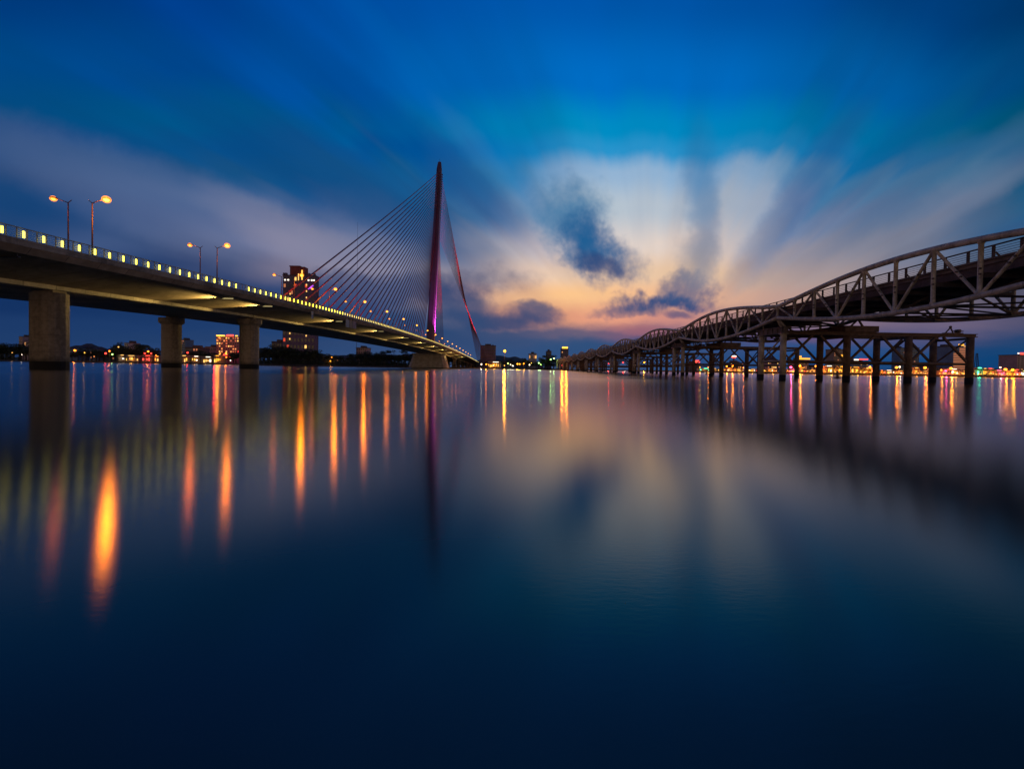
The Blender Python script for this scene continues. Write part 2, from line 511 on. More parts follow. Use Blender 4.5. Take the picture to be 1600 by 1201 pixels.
def kids(o):
    return [k for k in list(COL.objects) if k.parent == o]


def copy_tree(root, loc, rz=0.0, scale=1.0):
    r = root.copy()
    COL.objects.link(r)
    r.location = loc
    r.rotation_euler = (0, 0, rz)
    r.scale = (scale,) * 3 if isinstance(scale, (int, float)) else scale
    for ch in root.children:
        c = ch.copy()
        COL.objects.link(c)
        c.parent = r
        for gch in ch.children:
            d = gch.copy()
            COL.objects.link(d)
            d.parent = c
    return r


def add_box(bm, x0, x1, y0, y1, z0, z1, mi=0):
    vs = [bm.verts.new(p) for p in ((x0, y0, z0), (x1, y0, z0), (x1, y1, z0), (x0, y1, z0),
                                    (x0, y0, z1), (x1, y0, z1), (x1, y1, z1), (x0, y1, z1))]
    for f in ((0, 3, 2, 1), (4, 5, 6, 7), (0, 1, 5, 4), (1, 2, 6, 5), (2, 3, 7, 6), (3, 0, 4, 7)):
        fc = bm.faces.new([vs[i] for i in f])
        fc.material_index = mi
    return vs


def frame(d):
    d = d.normalized()
    up = Vector((0, 0, 1)) if abs(d.z) < 0.95 else Vector((0, 1, 0))
    a = d.cross(up).normalized()
    b = a.cross(d).normalized()
    return a, b


def add_tube(bm, pts, r, n=10, cap=True, mi=0):
    pts = [Vector(p) for p in pts]
    rs = r if isinstance(r, (list, tuple)) else [r] * len(pts)
    rings = []
    for i, p in enumerate(pts):
        if i == 0: d = pts[1] - p
        elif i == len(pts) - 1: d = p - pts[i - 1]
        else: d = (pts[i + 1] - pts[i - 1])
        a, b = frame(d)
        rings.append([bm.verts.new(p + (a * math.cos(2 * PI * k / n) + b * math.sin(2 * PI * k / n)) * rs[i])
                      for k in range(n)])
    for i in range(len(pts) - 1):
        for k in range(n):
            f = bm.faces.new((rings[i][k], rings[i][(k + 1) % n], rings[i + 1][(k + 1) % n], rings[i + 1][k]))
            f.material_index = mi
    if cap:
        bm.faces.new(rings[0][::-1]).material_index = mi
        bm.faces.new(rings[-1]).material_index = mi


def add_beam(bm, p, q, w, h):
    """rectangular bar p->q, w across, h high"""
    p, q = Vector(p), Vector(q)
    a, b = frame(q - p)
    vs = []
    for c in (p, q):
        for (s, t) in ((-1, -1), (1, -1), (1, 1), (-1, 1)):
            vs.append(bm.verts.new(c + a * (s * w / 2) + b * (t * h / 2)))
    for f in ((0, 1, 2, 3), (7, 6, 5, 4), (0, 4, 5, 1), (1, 5, 6, 2), (2, 6, 7, 3), (3, 7, 4, 0)):
        bm.faces.new([vs[i] for i in f])


def add_prism(bm, outline, z0, z1, mi=0):
    n = len(outline)
    lo = [bm.verts.new((x, y, z0)) for x, y in outline]
    hi = [bm.verts.new((x, y, z1)) for x, y in outline]
    for i in range(n):
        bm.faces.new((lo[i], lo[(i + 1) % n], hi[(i + 1) % n], hi[i])).material_index = mi
    bm.faces.new(hi).material_index = mi
    bm.faces.new(lo[::-1]).material_index = mi


def add_ball(bm, c, r, u=12, v=8, sz=1.0):
    res = bmesh.ops.create_uvsphere(bm, u_segments=u, v_segments=v, radius=r)
    for vt in res['verts']:
        vt.co = Vector((vt.co.x, vt.co.y, vt.co.z * sz)) + Vector(c)


def gx(px, Y):
    """world X of a bearing seen at photo column px, Y metres ahead"""
    return (px - 800.0) / FPX * Y


def gz(px, py, Y):
    return CAM_H + (562 + 0.0163 * px - py) * Y / FPX


# ------------------------------------------------------------------ water, land
bm = bmesh.new()
vs = [bm.verts.new(p) for p in ((-6000, -3000, 0), (6000, -3000, 0), (6000, 9000, 0), (-6000, 9000, 0))]
bm.faces.new(vs)
wm = bpy.data.materials.new('river water')
wm.use_nodes = True
t = wm.node_tree
q = G(t)
t.nodes.remove(t.nodes['Principled BSDF'])
geo = q.n('ShaderNodeNewGeometry')
sp = q.n('ShaderNodeSeparateXYZ')
t.links.new(geo.outputs['Position'], sp.inputs[0])
dist = q.m('SQRT', q.m('ADD', q.m('MULTIPLY', sp.outputs[0], sp.outputs[0]), q.m('MULTIPLY', sp.outputs[1], sp.outputs[1])))
band = q.noise(q.xyz(q.m('MULTIPLY', sp.outputs[0], 0.10), sp.outputs[1], 0.0), 0.03, 3.0, 0.5)
calm = q.m('MULTIPLY', q.smooth(dist, 50.0, 70.0), q.smooth(band, 0.42, 0.56))
rg = q.m('SUBTRACT', q.smooth(dist, 8.0, 60.0, 0.146, 0.212), q.m('MULTIPLY', calm, 0.035))
rip = q.noise(q.xyz(q.m('MULTIPLY', sp.outputs[0], 0.35), sp.outputs[1], 0.0), 34.0, 2.0, 0.5)
near = q.smooth(dist, 5.0, 1.6)
bmp = q.n('ShaderNodeBump')
bmp.inputs['Distance'].default_value = 0.004
t.links.new(q.m('MULTIPLY', near, 0.10), bmp.inputs['Strength'])
t.links.new(rip, bmp.inputs['Height'])
gl = q.n('ShaderNodeBsdfGlossy', distribution='BECKMANN')
gl.inputs['Color'].default_value = (1, 1, 1, 1)
t.links.new(rg, gl.inputs['Roughness'])
gl.inputs['Anisotropy'].default_value = 0.26
t.links.new(q.xyz(0.906, 0.42, 0.0), gl.inputs['Tangent'])
t.links.new(bmp.outputs[0], gl.inputs['Normal'])
df = q.n('ShaderNodeBsdfDiffuse')
df.inputs['Color'].default_value = (0.030, 0.080, 0.066, 1)
fr = q.n('ShaderNodeFresnel')
fr.inputs['IOR'].default_value = 1.42
mx = q.n('ShaderNodeMixShader')
t.links.new(fr.outputs[0], mx.inputs[0])
t.links.new(df.outputs[0], mx.inputs[1])
t.links.new(gl.outputs[0], mx.inputs[2])
t.links.new(mx.outputs[0], [n for n in t.nodes if n.type == 'OUTPUT_MATERIAL'][0].inputs['Surface'])
tag(obj('water', bm, wm), kind='structure')

bm = bmesh.new()
coast = [(-6000, 330), (-900, 372), (-520, 384), (-300, 392), (-150, 398), (-92, 402), (-40, 412), (0, 440),
         (34, 494), (60, 508), (84, 500), (120, 462), (200, 410), (300, 370), (400, 340), (520, 315), (900, 270), (6000, 180)]
LAND_Z = 1.25
top = [bm.verts.new((x, y, LAND_Z)) for x, y in coast]
bot = [bm.verts.new((x, y - 1.2, -0.6)) for x, y in coast]
far = [bm.verts.new((x, 8900, LAND_Z)) for x in (6000, -6000)]
for i in range(len(coast) - 1):
    bm.faces.new((bot[i], bot[i + 1], top[i + 1], top[i])).material_index = 1
bm.faces.new(top + far)
bmesh.ops.triangulate(bm, faces=[f for f in bm.faces if len(f.verts) > 4])
tag(obj('ground', bm, [M['land'], M['quay']]), kind='structure')


def coast_y(x):
    for i in range(len(coast) - 1):
        if coast[i][0] <= x <= coast[i + 1][0]:
            f = (x - coast[i][0]) / (coast[i + 1][0] - coast[i][0])
            return coast[i][1] + f * (coast[i + 1][1] - coast[i][1])
    return 400


def hills(px0, px1, pytop, Y, seed):
    rr = random.Random(seed)
    bm = bmesh.new()
    n, mrows = 40, 6
    x0, x1 = gx(px0, Y), gx(px1, Y)
    H = gz((px0 + px1) / 2, pytop, Y)
    ph = [rr.uniform(0, 6) for _ in range(5)]
    grid = []
    for j in range(mrows + 1):
        row = []
        for i in range(n + 1):
            u = i / n
            e = math.sin(PI * u) ** 0.8
            z = H * e * (0.75 + 0.16 * math.sin(5 * u + ph[0]) + 0.09 * math.sin(13 * u + ph[1]) + 0.03 * math.sin(37 * u + ph[2]))
            w = math.sin(PI * j / mrows)
            row.append(bm.verts.new((x0 + (x1 - x0) * u, Y + (j - mrows / 2) * 200, z * w)))
        grid.append(row)
    for j in range(mrows):
        for i in range(n):
            bm.faces.new((grid[j][i], grid[j][i + 1], grid[j + 1][i + 1], grid[j + 1][i]))
    tag(obj('hills', bm, M['hill'], smooth=True), kind='structure')


hills(735, 850, 548, 3200, 1)
hills(470, 640, 551, 3400, 2)

# ------------------------------------------------------------------ cable-stayed bridge
AX = -66.8
HW = 18.8
PROF = [(-120, 6.0), (-60, 8.2), (0, 10.3), (43, 11.6), (87, 13.05), (120, 13.85), (150, 14.35), (190, 14.7), (230, 14.85),
        (270, 14.8), (310, 14.6), (364, 14.05), (420, 13.1), (480, 11.9), (550, 10.3), (620, 8.4), (700, 6.2), (780, 4.0), (860, 2.0)]


def deck_z(y):
    """smooth (Catmull-Rom) deck level"""
    P = PROF
    if y <= P[0][0]: return P[0][1] + CAM_H
    for i in range(len(P) - 1):
        if P[i][0] <= y <= P[i + 1][0]:
            p0 = P[max(i - 1, 0)]; p1 = P[i]; p2 = P[i + 1]; p3 = P[min(i + 2, len(P) - 1)]
            h = p2[0] - p1[0]
            m1 = (p2[1] - p0[1]) / (p2[0] - p0[0]); m2 = (p3[1] - p1[1]) / (p3[0] - p1[0])
            s = (y - p1[0]) / h
            return CAM_H + ((2 * s**3 - 3 * s**2 + 1) * p1[1] + (s**3 - 2 * s**2 + s) * h * m1
                            + (-2 * s**3 + 3 * s**2) * p2[1] + (s**3 - s**2) * h * m2)
    return P[-1][1] + CAM_H


def extrude_profile(bm, prof, y0, y1, step, mi=None, closed=True):
    n = max(1, int(round((y1 - y0) / step)))
    rings = []
    for i in range(n + 1):
        y = y0 + (y1 - y0) * i / n
        z = deck_z(y)
        rings.append([bm.verts.new((AX + a, y, z + b)) for a, b in prof])
    k = len(prof)
    for i in range(n):
        for j in range(k if closed else k - 1):
            f = bm.faces.new((rings[i][j], rings[i][(j + 1) % k], rings[i + 1][(j + 1) % k], rings[i + 1][j]))
            if mi: f.material_index = mi[j]
    if closed:
        bm.faces.new(rings[0][::-1])
        bm.faces.new(rings[-1])


bridge = thing('cable_stayed_bridge', 'long concrete bridge with red lit stay cables and one tall purple lit pylon',
               'bridge')
Y_JOINT = 101.5
YS, YE = -120, 860
half = [(HW, -0.16), (HW, -0.62), (HW - 0.5, -1.2), (9.7, -2.75), (9.7, -3.25), (9.2, -3.35)]
prof = half + [(-a, b) for a, b in half[::-1]]
mi = [0, 0, 0, 1, 1, 0, 1, 1, 0, 0, 0, 0]
for (a, b) in ((YS, Y_JOINT - 0.12), (Y_JOINT + 0.12, YE)):
    bm = bmesh.new()
    extrude_profile(bm, prof, a, b, 6.0, mi)
    bmesh.ops.recalc_face_normals(bm, faces=bm.faces)
    obj('box_girder', bm, [M['girder'], M['flange']], bridge)
bm = bmesh.new()
extrude_profile(bm, [(HW - 1.0, 0.0), (HW - 1.0, -0.15), (-HW + 1.0, -0.15), (-HW + 1.0, 0.0)], YS, YE, 8.0)
bmesh.ops.recalc_face_normals(bm, faces=bm.faces)
obj('roadway', bm, M['road'], bridge)
for s in (1, -1):
    bm = bmesh.new()
    pr = [(s * (HW + 0.12), 0.12), (s * (HW + 0.12), -0.55), (s * (HW + 0.003), -0.55), (s * (HW + 0.003), -0.1), (s * (HW - 0.9), -0.1), (s * (HW - 0.9), 0.12)]
    extrude_profile(bm, pr, YS, YE, 6.0)
    bmesh.ops.recalc_face_normals(bm, faces=bm.faces)
    obj('parapet', bm, M['concrete'], bridge)
    # railing: top rail, five thin rails, posts
    bm = bmesh.new()
    xr = s * (HW - 0.15)
    for (dzr, r) in ((1.20, 0.05), (0.30, 0.018), (0.48, 0.018), (0.66, 0.018), (0.84, 0.018), (1.02, 0.018)):
        w = r
        y1 = YE if dzr > 1.1 else 260
        extrude_profile(bm, [(xr - w, dzr - w), (xr + w, dzr - w), (xr + w, dzr + w), (xr - w, dzr + w)], -20 if dzr < 1.1 else YS, y1, 8.0)
    y = 20.0
    while y < 330:
        z = deck_z(y)
        add_box(bm, AX + xr - 0.04, AX + xr + 0.04, y - 0.04, y + 0.04, z + 0.12, z + 1.18)
        y += 0.955
    obj('railing', bm, M['rail'], bridge)

# light panels on the near railing
LSP = 1.925
pan_y = []
y = 43.35
skip = 0
while y < 700:
    pan_y.append(y)
    y += LSP
pbm = bmesh.new()
add_box(pbm, -0.03, 0.03, -0.085, 0.085, 0.26, 0.90)
xp = AX + HW + 0.06
first = second = None
for i, y in enumerate(pan_y[:100]):
    if 17 < i < 22 and i == 20:
        continue
    if first is None:
        first = obj('railing_light', pbm, M['e_panel'], bridge)
        first.location = (xp, y, deck_z(y))
    elif i < 46:
        copy_of(first, bridge, (xp, y, deck_z(y)))
    else:
        if second is None:
            me2 = first.data.copy()
            me2.materials[0] = M['e_panel2']
            second = copy_of(first, bridge, (xp, y, deck_z(y)))
            second.data = me2
        else:
            copy_of(second, bridge, (xp, y, deck_z(y)))
bm = bmesh.new()
for y in pan_y[100:]:
    z = deck_z(y)
    add_box(bm, xp - 0.03, xp + 0.03, y - 0.12, y + 0.12, z + 0.3, z + 0.75)
tag(obj('railing_light', bm, M['e_panel2'], bridge), kind='stuff')

# piers
def stadium(w, d, n=8):
    """rounded-end outline, w across x, d along y"""
    r = d / 2
    out = []
    for k in range(n + 1):
        a = -PI / 2 + PI * k / n
        out.append((w / 2 - r + r * math.cos(a), r * math.sin(a)))
    for k in range(n + 1):
        a = PI / 2 + PI * k / n
        out.append((-w / 2 + r + r * math.cos(a), r * math.sin(a)))
    return out


def pier(cx, cy, w=4.0, d=2.8, cap=True):
    zt = deck_z(cy) - 3.35
    ol = [(cx + a, cy + b) for a, b in stadium(w, d)]
    bm = bmesh.new()
    zc = zt - (1.75 if cap else 0.35)
    n = len(ol)
    rings = []
    for z, mi_ in ((-1.5, 1), (0.75, 1), (0.95, 0), (zc, 0)):
        rings.append(([bm.verts.new((x, y, z)) for x, y in ol], mi_))
    for i in range(3):
        for k in range(n):
            f = bm.faces.new((rings[i][0][k], rings[i][0][(k + 1) % n], rings[i + 1][0][(k + 1) % n], rings[i + 1][0][k]))
            f.material_index = 1 if i < 2 else 0
    bm.faces.new(rings[-1][0])
    o = obj('pier', bm, [M['concrete'], M['wet']], bridge)
    bm = bmesh.new()
    if cap:
        lo = [(cx + a, cy + b) for a, b in stadium(w, d)]
        hi = [(cx + a, cy + b) for a, b in stadium(w + 1.1, d + 0.9)]
        ls = [bm.verts.new((x, y, zc)) for x, y in lo]
        hs = [bm.verts.new((x, y, zc + 0.45)) for x, y in hi]
        ts = [bm.verts.new((x, y, zt - 0.3)) for x, y in hi]
        for k in range(n):
            bm.faces.new((ls[k], ls[(k + 1) % n], hs[(k + 1) % n], hs[k]))
            bm.faces.new((hs[k], hs[(k + 1) % n], ts[(k + 1) % n], ts[k]))
        bm.faces.new(ts)
        add_box(bm, cx - 0.9, cx - 0.2, cy - 0.5, cy + 0.5, zt - 0.299, zt + 0.02)
        add_box(bm, cx + 0.5, cx + 1.2, cy - 0.5, cy + 0.5, zt - 0.299, zt + 0.02)
    else:
        add_box(bm, cx - 1.3, cx + 1.3, cy - 0.9, cy + 0.9, zc + 0.002, zt + 0.02)
    obj('pier_cap', bm, M['concrete'], o)


for (yy, cp) in ((14, False), (58, False), (102, True), (464, True), (503, True), (542, True), (590, True), (640, True)):
    pier(-58.2, yy, cap=cp)
    pier(-75.4, yy, cap=cp)

# pylon base block (flared) standing in the water
bm = bmesh.new()
zt = deck_z(372) - 3.4
rings = []
for z, hx, hy in ((-1.5, 15.3, 10.5), (0.6, 15.2, 10.4), (0.9, 15.0, 10.2), (zt - 1.6, 12.3, 7.0), (zt + 0.05, 13.6, 7.6)):
    rings.append([bm.verts.new((AX + x, 372 + y, z)) for x, y in
                  [(hx * a, hy * b) for a, b in ((-1, -0.7), (-0.85, -1), (0.85, -1), (1, -0.7), (1, 0.7), (0.85, 1), (-0.85, 1), (-1, 0.7))]])
for i in range(4):
    for k in range(8):
        f = bm.faces.new((rings[i][k], rings[i][(k + 1) % 8], rings[i + 1][(k + 1) % 8], rings[i + 1][k]))
        f.material_index = 1 if i < 1 else 0
bm.faces.new(rings[-1])
obj('pylon_base', bm, [M['flange'], M['wet']], bridge)

PB = Vector((AX, 374, deck_z(374)))
PT = Vector((AX, 409.5, CAM_H + 180.0))


def pyl(tt):
    return PB.lerp(PT, tt)


bm = bmesh.new()
rings = []
for i in range(25):
    tt = i / 24
    c = pyl(tt)
    w = 6.4 * (1 - tt) + 4.3 * tt
    d = 8.0 * (1 - tt) + 4.6 * tt
    if tt > 0.985: w *= 0.62; d *= 0.62
    o8 = [(-.5, -.28), (-.28, -.5), (.28, -.5), (.5, -.28), (.5, .28), (.28, .5), (-.28, .5), (-.5, .28)]
    rings.append([bm.verts.new((c.x + a * w, c.y + b * d, c.z)) for a, b in o8])
for i in range(24):
    for k in range(8):
        bm.faces.new((rings[i][k], rings[i][(k + 1) % 8], rings[i + 1][(k + 1) % 8], rings[i + 1][k]))
bm.faces.new(rings[-1])
py = obj('pylon', bm, M['pylon'], bridge)
ab = bmesh.new()
add_box(ab, -0.7, 0.7, -0.5, 0.5, -0.6, 0.6)
bmesh.ops.bevel(ab, geom=ab.edges[:], offset=0.1, segments=1, affect='EDGES')
ab0 = None
for tt in [0.515 + 0.42 * k / 31 for k in range(32)]:
    c = pyl(tt)
    d = 8.0 * (1 - tt) + 4.6 * tt
    for (ox, oy) in ((0, -d / 2 - 0.2), (-2.2, d / 2 - 0.1), (2.2, d / 2 - 0.1)):
        l = (c.x + ox, c.y + oy, c.z)
        if ab0 is None:
            ab0 = obj('anchor_box', ab, M['pylon'], py)
            ab0.location = l
        else:
            copy_of(ab0, py, l)
bm = bmesh.new()
add_tube(bm, [PT + Vector((0, 0, 0)), PT + Vector((0, 0.3, 3.0))], 0.12, 6)
obj('lightning_rod', bm, M['pole'], py)


def cable(name, a, b, r, m):
    bm = bmesh.new()
    a, b = Vector(a), Vector(b)
    L = (b - a).length
    pts = []
    for k in range(9):
        u = k / 8
        p_ = a.lerp(b, u)
        p_.z -= 4 * u * (1 - u) * L * 0.004
        pts.append(p_)
    add_tube(bm, pts, r, 6)
    return obj(name, bm, m, bridge)


NM = 33
for k in range(NM):
    u = k / (NM - 1)
    ya = 123.3 + 6.72 * k
    tt = 0.935 - 0.42 * u ** 0.92
    c = pyl(tt)
    cable('stay_cable', (AX, ya, deck_z(ya)), (c.x, c.y - 2.7, c.z), 0.26, M['cable'])
NB = 40
for s in (1, -1):
    for k in range(NB):
        u = k / (NB - 1)
        c = pyl(0.915 - 0.33 * u)
        if s > 0:
            b = (-45.0 + 17.5 * u, 600 - 80 * u, 7.5)
        else:
            b = (-84.8 + 0.5 * u, 578 - 100 * u, 9.5)
        cable('stay_cable', (c.x + s * 2.3, c.y + 2.2, c.z), b, 0.06, M['cable2'] if s > 0 else M['cable'])
# ground anchor blocks of the splayed back stays
for s in (1, -1):
    bm = bmesh.new()
    ends = ((-45.0, 600), (-27.5, 520)) if s > 0 else ((-84.8, 578), (-84.3, 478))
    (xa, ya), (xb, yb) = ends
    dv = Vector((xb - xa, yb - ya, 0)).normalized()
    nv = Vector((-dv.y, dv.x, 0)) * 2.0
    a = Vector((xa, ya, 0)) - dv * 3
    b = Vector((xb, yb, 0)) + dv * 3
    zt_ = 7.9 if s > 0 else 9.9
    add_prism(bm, [(p_.x, p_.y) for p_ in (a - nv, b - nv, b + nv, a + nv)], 0.5, zt_)
    bmesh.ops.recalc_face_normals(bm, faces=bm.faces)
    obj('anchor_block', bm, M['concrete'], bridge)


# under-deck floodlights shining back along the sloping soffit
def spot(name, loc, target, energy, color, size, blend=0.6, radius=0.3, parent=None):
    l = bpy.data.lights.new(name, 'SPOT')
    l.energy = energy
    l.color = color
    l.spot_size = math.radians(size)
    l.spot_blend = blend
    l.shadow_soft_size = radius
    o = bpy.data.objects.new(name, l)
    COL.objects.link(o)
    o.location = loc
    d = Vector(target) - Vector(loc)
    o.rotation_euler = d.to_track_quat('-Z', 'Y').to_euler()
    if parent: o.parent = parent
    return o


flood_y = [45.5, 80.5, 93.5, 132, 174, 216, 259, 302, 345, 388, 431, 474]
for i, fy in enumerate(flood_y):
    z = deck_z(fy)
    bm = bmesh.new()
    add_box(bm, AX + HW - 3.2, AX + HW - 0.6, fy - 0.10, fy + 0.10, z - 1.62, z - 1.50)
    add_box(bm, AX + HW - 3.1, AX + HW - 3.0, fy - 0.05, fy + 0.05, z - 1.50, z - 1.2)
    add_box(bm, AX + HW - 0.9, AX + HW - 0.8, fy - 0.05, fy + 0.05, z - 1.50, z - 1.0)
    fl = obj('floodlight', bm, M['pole'], bridge)
    bm = bmesh.new()
    add_box(bm, AX + HW - 3.1, AX + HW - 0.7, fy - 0.13, fy - 0.103, z - 1.60, z - 1.52)
    if i:
        obj('lens', bm, M['e_flood'], fl)
    k = 0.25 if i == 0 else 1.0
    spot('floodlight_lamp', (AX + HW - 2.0, fy - 0.7, z - 2.5), (AX + HW - 6.0, fy - 8.5, z - 1.9), 6500 * k, (1.0, 0.70, 0.20), 62,
         0.9, 0.15, fl)

# coloured architectural floodlights of the pylon and back stays
for (loc, tgt, en, colr, sz) in (
    ((AX + 13, 382, 17), pyl(0.20), 1.3e6, (1.0, 0.10, 0.78), 44),
    ((AX + 15, 392, 18), pyl(0.45), 5.0e5, (1.0, 0.07, 0.60), 40),
    ((AX + 6, 350, 17), pyl(0.60), 9.0e4, (0.60, 0.06, 0.55), 60),
    ((-34, 452, 14), (-52, 486, 78), 7.0e5, (1.0, 0.03, 0.06), 64),
):
    spot('pylon_floodlight', loc, tgt, en, colr, sz, 0.8, 0.5, bridge)
# red uplighting of the outer main-span cables at their deck anchors
for ya in (128, 150, 175, 205):
    spot('cable_floodlight', (AX + 4.0, ya - 9, deck_z(ya) + 0.6), (AX, ya + 6, deck_z(ya) + 9), 9.0e3, (1.0, 0.06, 0.04), 100, 0.9, 0.3, bridge)


# boards hung under the deck edge (navigation signs)
def board(px_, w, h, m, label):
    Yb = (AX + HW + 0.35) * -FPX / (795.0 - px_)
    Yb = -(AX + HW + 0.35) * FPX / (795.0 - px_)
    z = deck_z(Yb) - 0.9
    th = thing('hanging_sign', label, 'sign', (AX + HW + 0.35, Yb, z))
    bm = bmesh.new()
    add_box(bm, -0.06, 0.06, -w / 2, w / 2, -h, 0)
    obj('board', bm, m, th)
    bm = bmesh.new()
    add_box(bm, -0.05, 0.05, -w / 2 + 0.1, -w / 2 + 0.2, 0.001, 0.6)
    add_box(bm, -0.05, 0.05, w / 2 - 0.2, w / 2 - 0.1, 0.001, 0.6)
    obj('bracket', bm, M['pole'], th)
    return th


board(537.0, 2.6, 2.2, M['wall_white'], 'pale board hung under the bridge edge, left one of three in a row')
board(542.6, 2.6, 2.2, M['wall_beige'], 'ochre board hung under the bridge edge, middle one of three in a row')
board(548.2, 2.6, 2.2, M['wall_pink'], 'pink grey board hung under the bridge edge, right one of three in a row')
board(482.0, 0.9, 1.8, M['wall_white'], 'narrow pale board hung alone under the bridge edge in front of the tower hotel')

# ------------------------------------------------------------------ street lamps on the bridge median
ORD = ['first', 'second', 'third', 'fourth', 'fifth', 'sixth', 'seventh', 'eighth', 'ninth', 'tenth', 'eleventh', 'twelfth',
       'thirteenth', 'fourteenth', 'fifteenth', 'sixteenth', 'seventeenth', 'eighteenth', 'nineteenth', 'twentieth']


def make_bridge_lamp(side, lens, big):
    th = thing('street_lamp', 'x', 'street lamp')
    s = side
    bm = bmesh.new()
    add_tube(bm, [(0, 0, 0.35), (0, 0, 6), (0, 0, 11.7)], [0.13, 0.11, 0.08], 10)
    add_tube(bm, [(0, 0, 0), (0, 0, 0.35)], [0.26, 0.22], 10)
    obj('pole', bm, M['pole'], th, True)
    bm = bmesh.new()
    add_tube(bm, [(-s * 0.55, 0, 12.15), (0, 0, 11.72), (s * 0.9, 0, 12.05), (s * 1.8, 0, 12.35)], [0.05, 0.075, 0.06, 0.05], 8)
    obj('arm', bm, M['pole'], th, True)
    bm = bmesh.new()
    add_ball(bm, (s * 2.2, 0, 12.43), 0.52, 12, 8, 0.30)
    h = obj('lamp_head', bm, M['pole'], th, True)
    bm = bmesh.new()
    add_ball(bm, (s * 2.22, -0.05, 12.32), 0.36 if big else 0.27, 14, 10, 0.85)
    obj('lens', bm, lens, h, True)
    bm = bmesh.new()
    add_ball(bm, (s * 2.22, -0.05, 12.30), 0.60 if big else 0.46, 16, 10, 0.88)
    obj('glow_shell', bm, M['glow_shell'], h, True)  # added shell that stands for the glow around the lens
    point((s * 2.22, -0.1, 11.62), 2600 if big else 520, (1.0, 0.20, 0.003) if big else (1.0, 0.17, 0.02), 0.30, h)
    return th


lamp_y = [71.3, 101.3, 137, 163, 195.5, 230, 265, 302, 340, 376, 411, 446, 481, 516, 551, 586, 621, 656, 691]
LR = make_bridge_lamp(1, M['e_lampR'], True)
LL = make_bridge_lamp(-1, M['e_lampL'], False)
lamp_l = []
PR = [1.9, 0.7, 1.5, 1.3, 1.5, 0.35, 0.2, 0.2, 0.5] + [0.12] * 10
PL = [0.25, 1.0, 0.25, 0.3, 0.7, 0.3, 0.4, 0.3, 0.3] + [0.3] * 10
for i, ly in enumerate(lamp_y):
    for side, proto in ((1, LR), (-1, LL)):
        loc = (AX + side * 1.85, ly, deck_z(ly))
        if i == 0:
            o = proto
            o.location = loc
        else:
            o = copy_tree(proto, loc)
            for lo in o.children_recursive:
                if lo.type == 'LIGHT': lo.data = lo.data.copy()
        lamp_l.append((o, side, i))
        where = ', arm to the right, %s from the left on the bridge median' % ORD[i] if side > 0 else \
                ', arm to the left, %s from the left on the bridge median' % ORD[i]
        adj = 'bright orange' if side > 0 else 'dimmer orange'
        tag(o, '%s street lamp%s' % (adj, where), 'street lamp', 'street lamps along the bridge median')

for (o, side, i) in lamp_l:
    for h in o.children:
        for lo in h.children:
            if lo.type == 'LIGHT':
                lo.data.energy = (1700 * PR[i]) if side > 0 else (520 * PL[i])
# ------------------------------------------------------------------ truss footbridge (right)
tb = thing('truss_bridge', 'old bridge of cream wave-shaped tubular trusses receding from the right edge', 'bridge')


def tx(y):
    return 34.3 + 0.028 * y


TW = 11.0
SP = 40.0
nodes_y = [-17 + SP * k for k in range(14)]      # ... 503
DZ = CAM_H + 8.75
NH = 7.45 + CAM_H
NT = 8.95 + CAM_H


def bz(u):
    return NH - 1.75 * math.sin(PI * u)


def tz(u):
    return NT + 1.72 * math.sin(PI * u) ** 1.15


posts = []
diags = []
for si in range(13):
    y0 = nodes_y[si]
    for side in (0, 1):
        def X(y): return tx(y) + side * TW
        n = 24 if si < 5 else 14
        sg = 12 if si < 4 else 8
        for nm, fz, r in (('top_chord', tz, 0.27), ('bottom_chord', bz, 0.25)):
            bm = bmesh.new()
            add_tube(bm, [(X(y0 + SP * k / n), y0 + SP * k / n, fz(k / n)) for k in range(n + 1)], r, sg)
            obj(nm, bm, M['truss'], tb, True)
        for j in range(1, 10):
            y = y0 + 4 * j
            posts.append((si, side, (X(y), y, bz(j / 10)), (X(y), y, tz(j / 10))))
        for j in range(10):
            ya, yb = y0 + 4 * j, y0 + 4 * (j + 1)
            if j % 2 == 0:
                a_, b_ = (X(ya), ya, tz(j / 10)), (X(yb), yb, bz((j + 1) / 10))
            else:
                a_, b_ = (X(ya), ya, bz(j / 10)), (X(yb), yb, tz((j + 1) / 10))
            diags.append((si, side, a_, b_))
        # node end post
        posts.append((si, side, (X(y0), y0, NH), (X(y0), y0, NT)))
for lst, nm, r in ((posts, 'vertical_post', 0.17), (diags, 'diagonal_brace', 0.13)):
    lst.sort(key=lambda e: (e[1] * 3.2 + abs(e[0] - 1)))
    for (si, side, a_, b_) in lst[:100]:
        bm = bmesh.new()
        A_, B_ = Vector(a_), Vector(b_)
        L_ = (B_ - A_).length
        e_ = [0, 0.30 / L_, 0.36 / L_, 0.5, 1 - 0.36 / L_, 1 - 0.30 / L_, 1]
        add_tube(bm, [A_.lerp(B_, u_) for u_ in e_], [r * 1.35, r * 1.35, r, r, r, r * 1.35, r * 1.35] if L_ > 1 else r, 10)
        obj(nm, bm, M['truss'], tb, True)
    bm = bmesh.new()
    for (si, side, a_, b_) in lst[100:]:
        add_tube(bm, [a_, b_], r, 6)
    tag(obj(nm, bm, M['truss'], tb, True), kind='stuff')

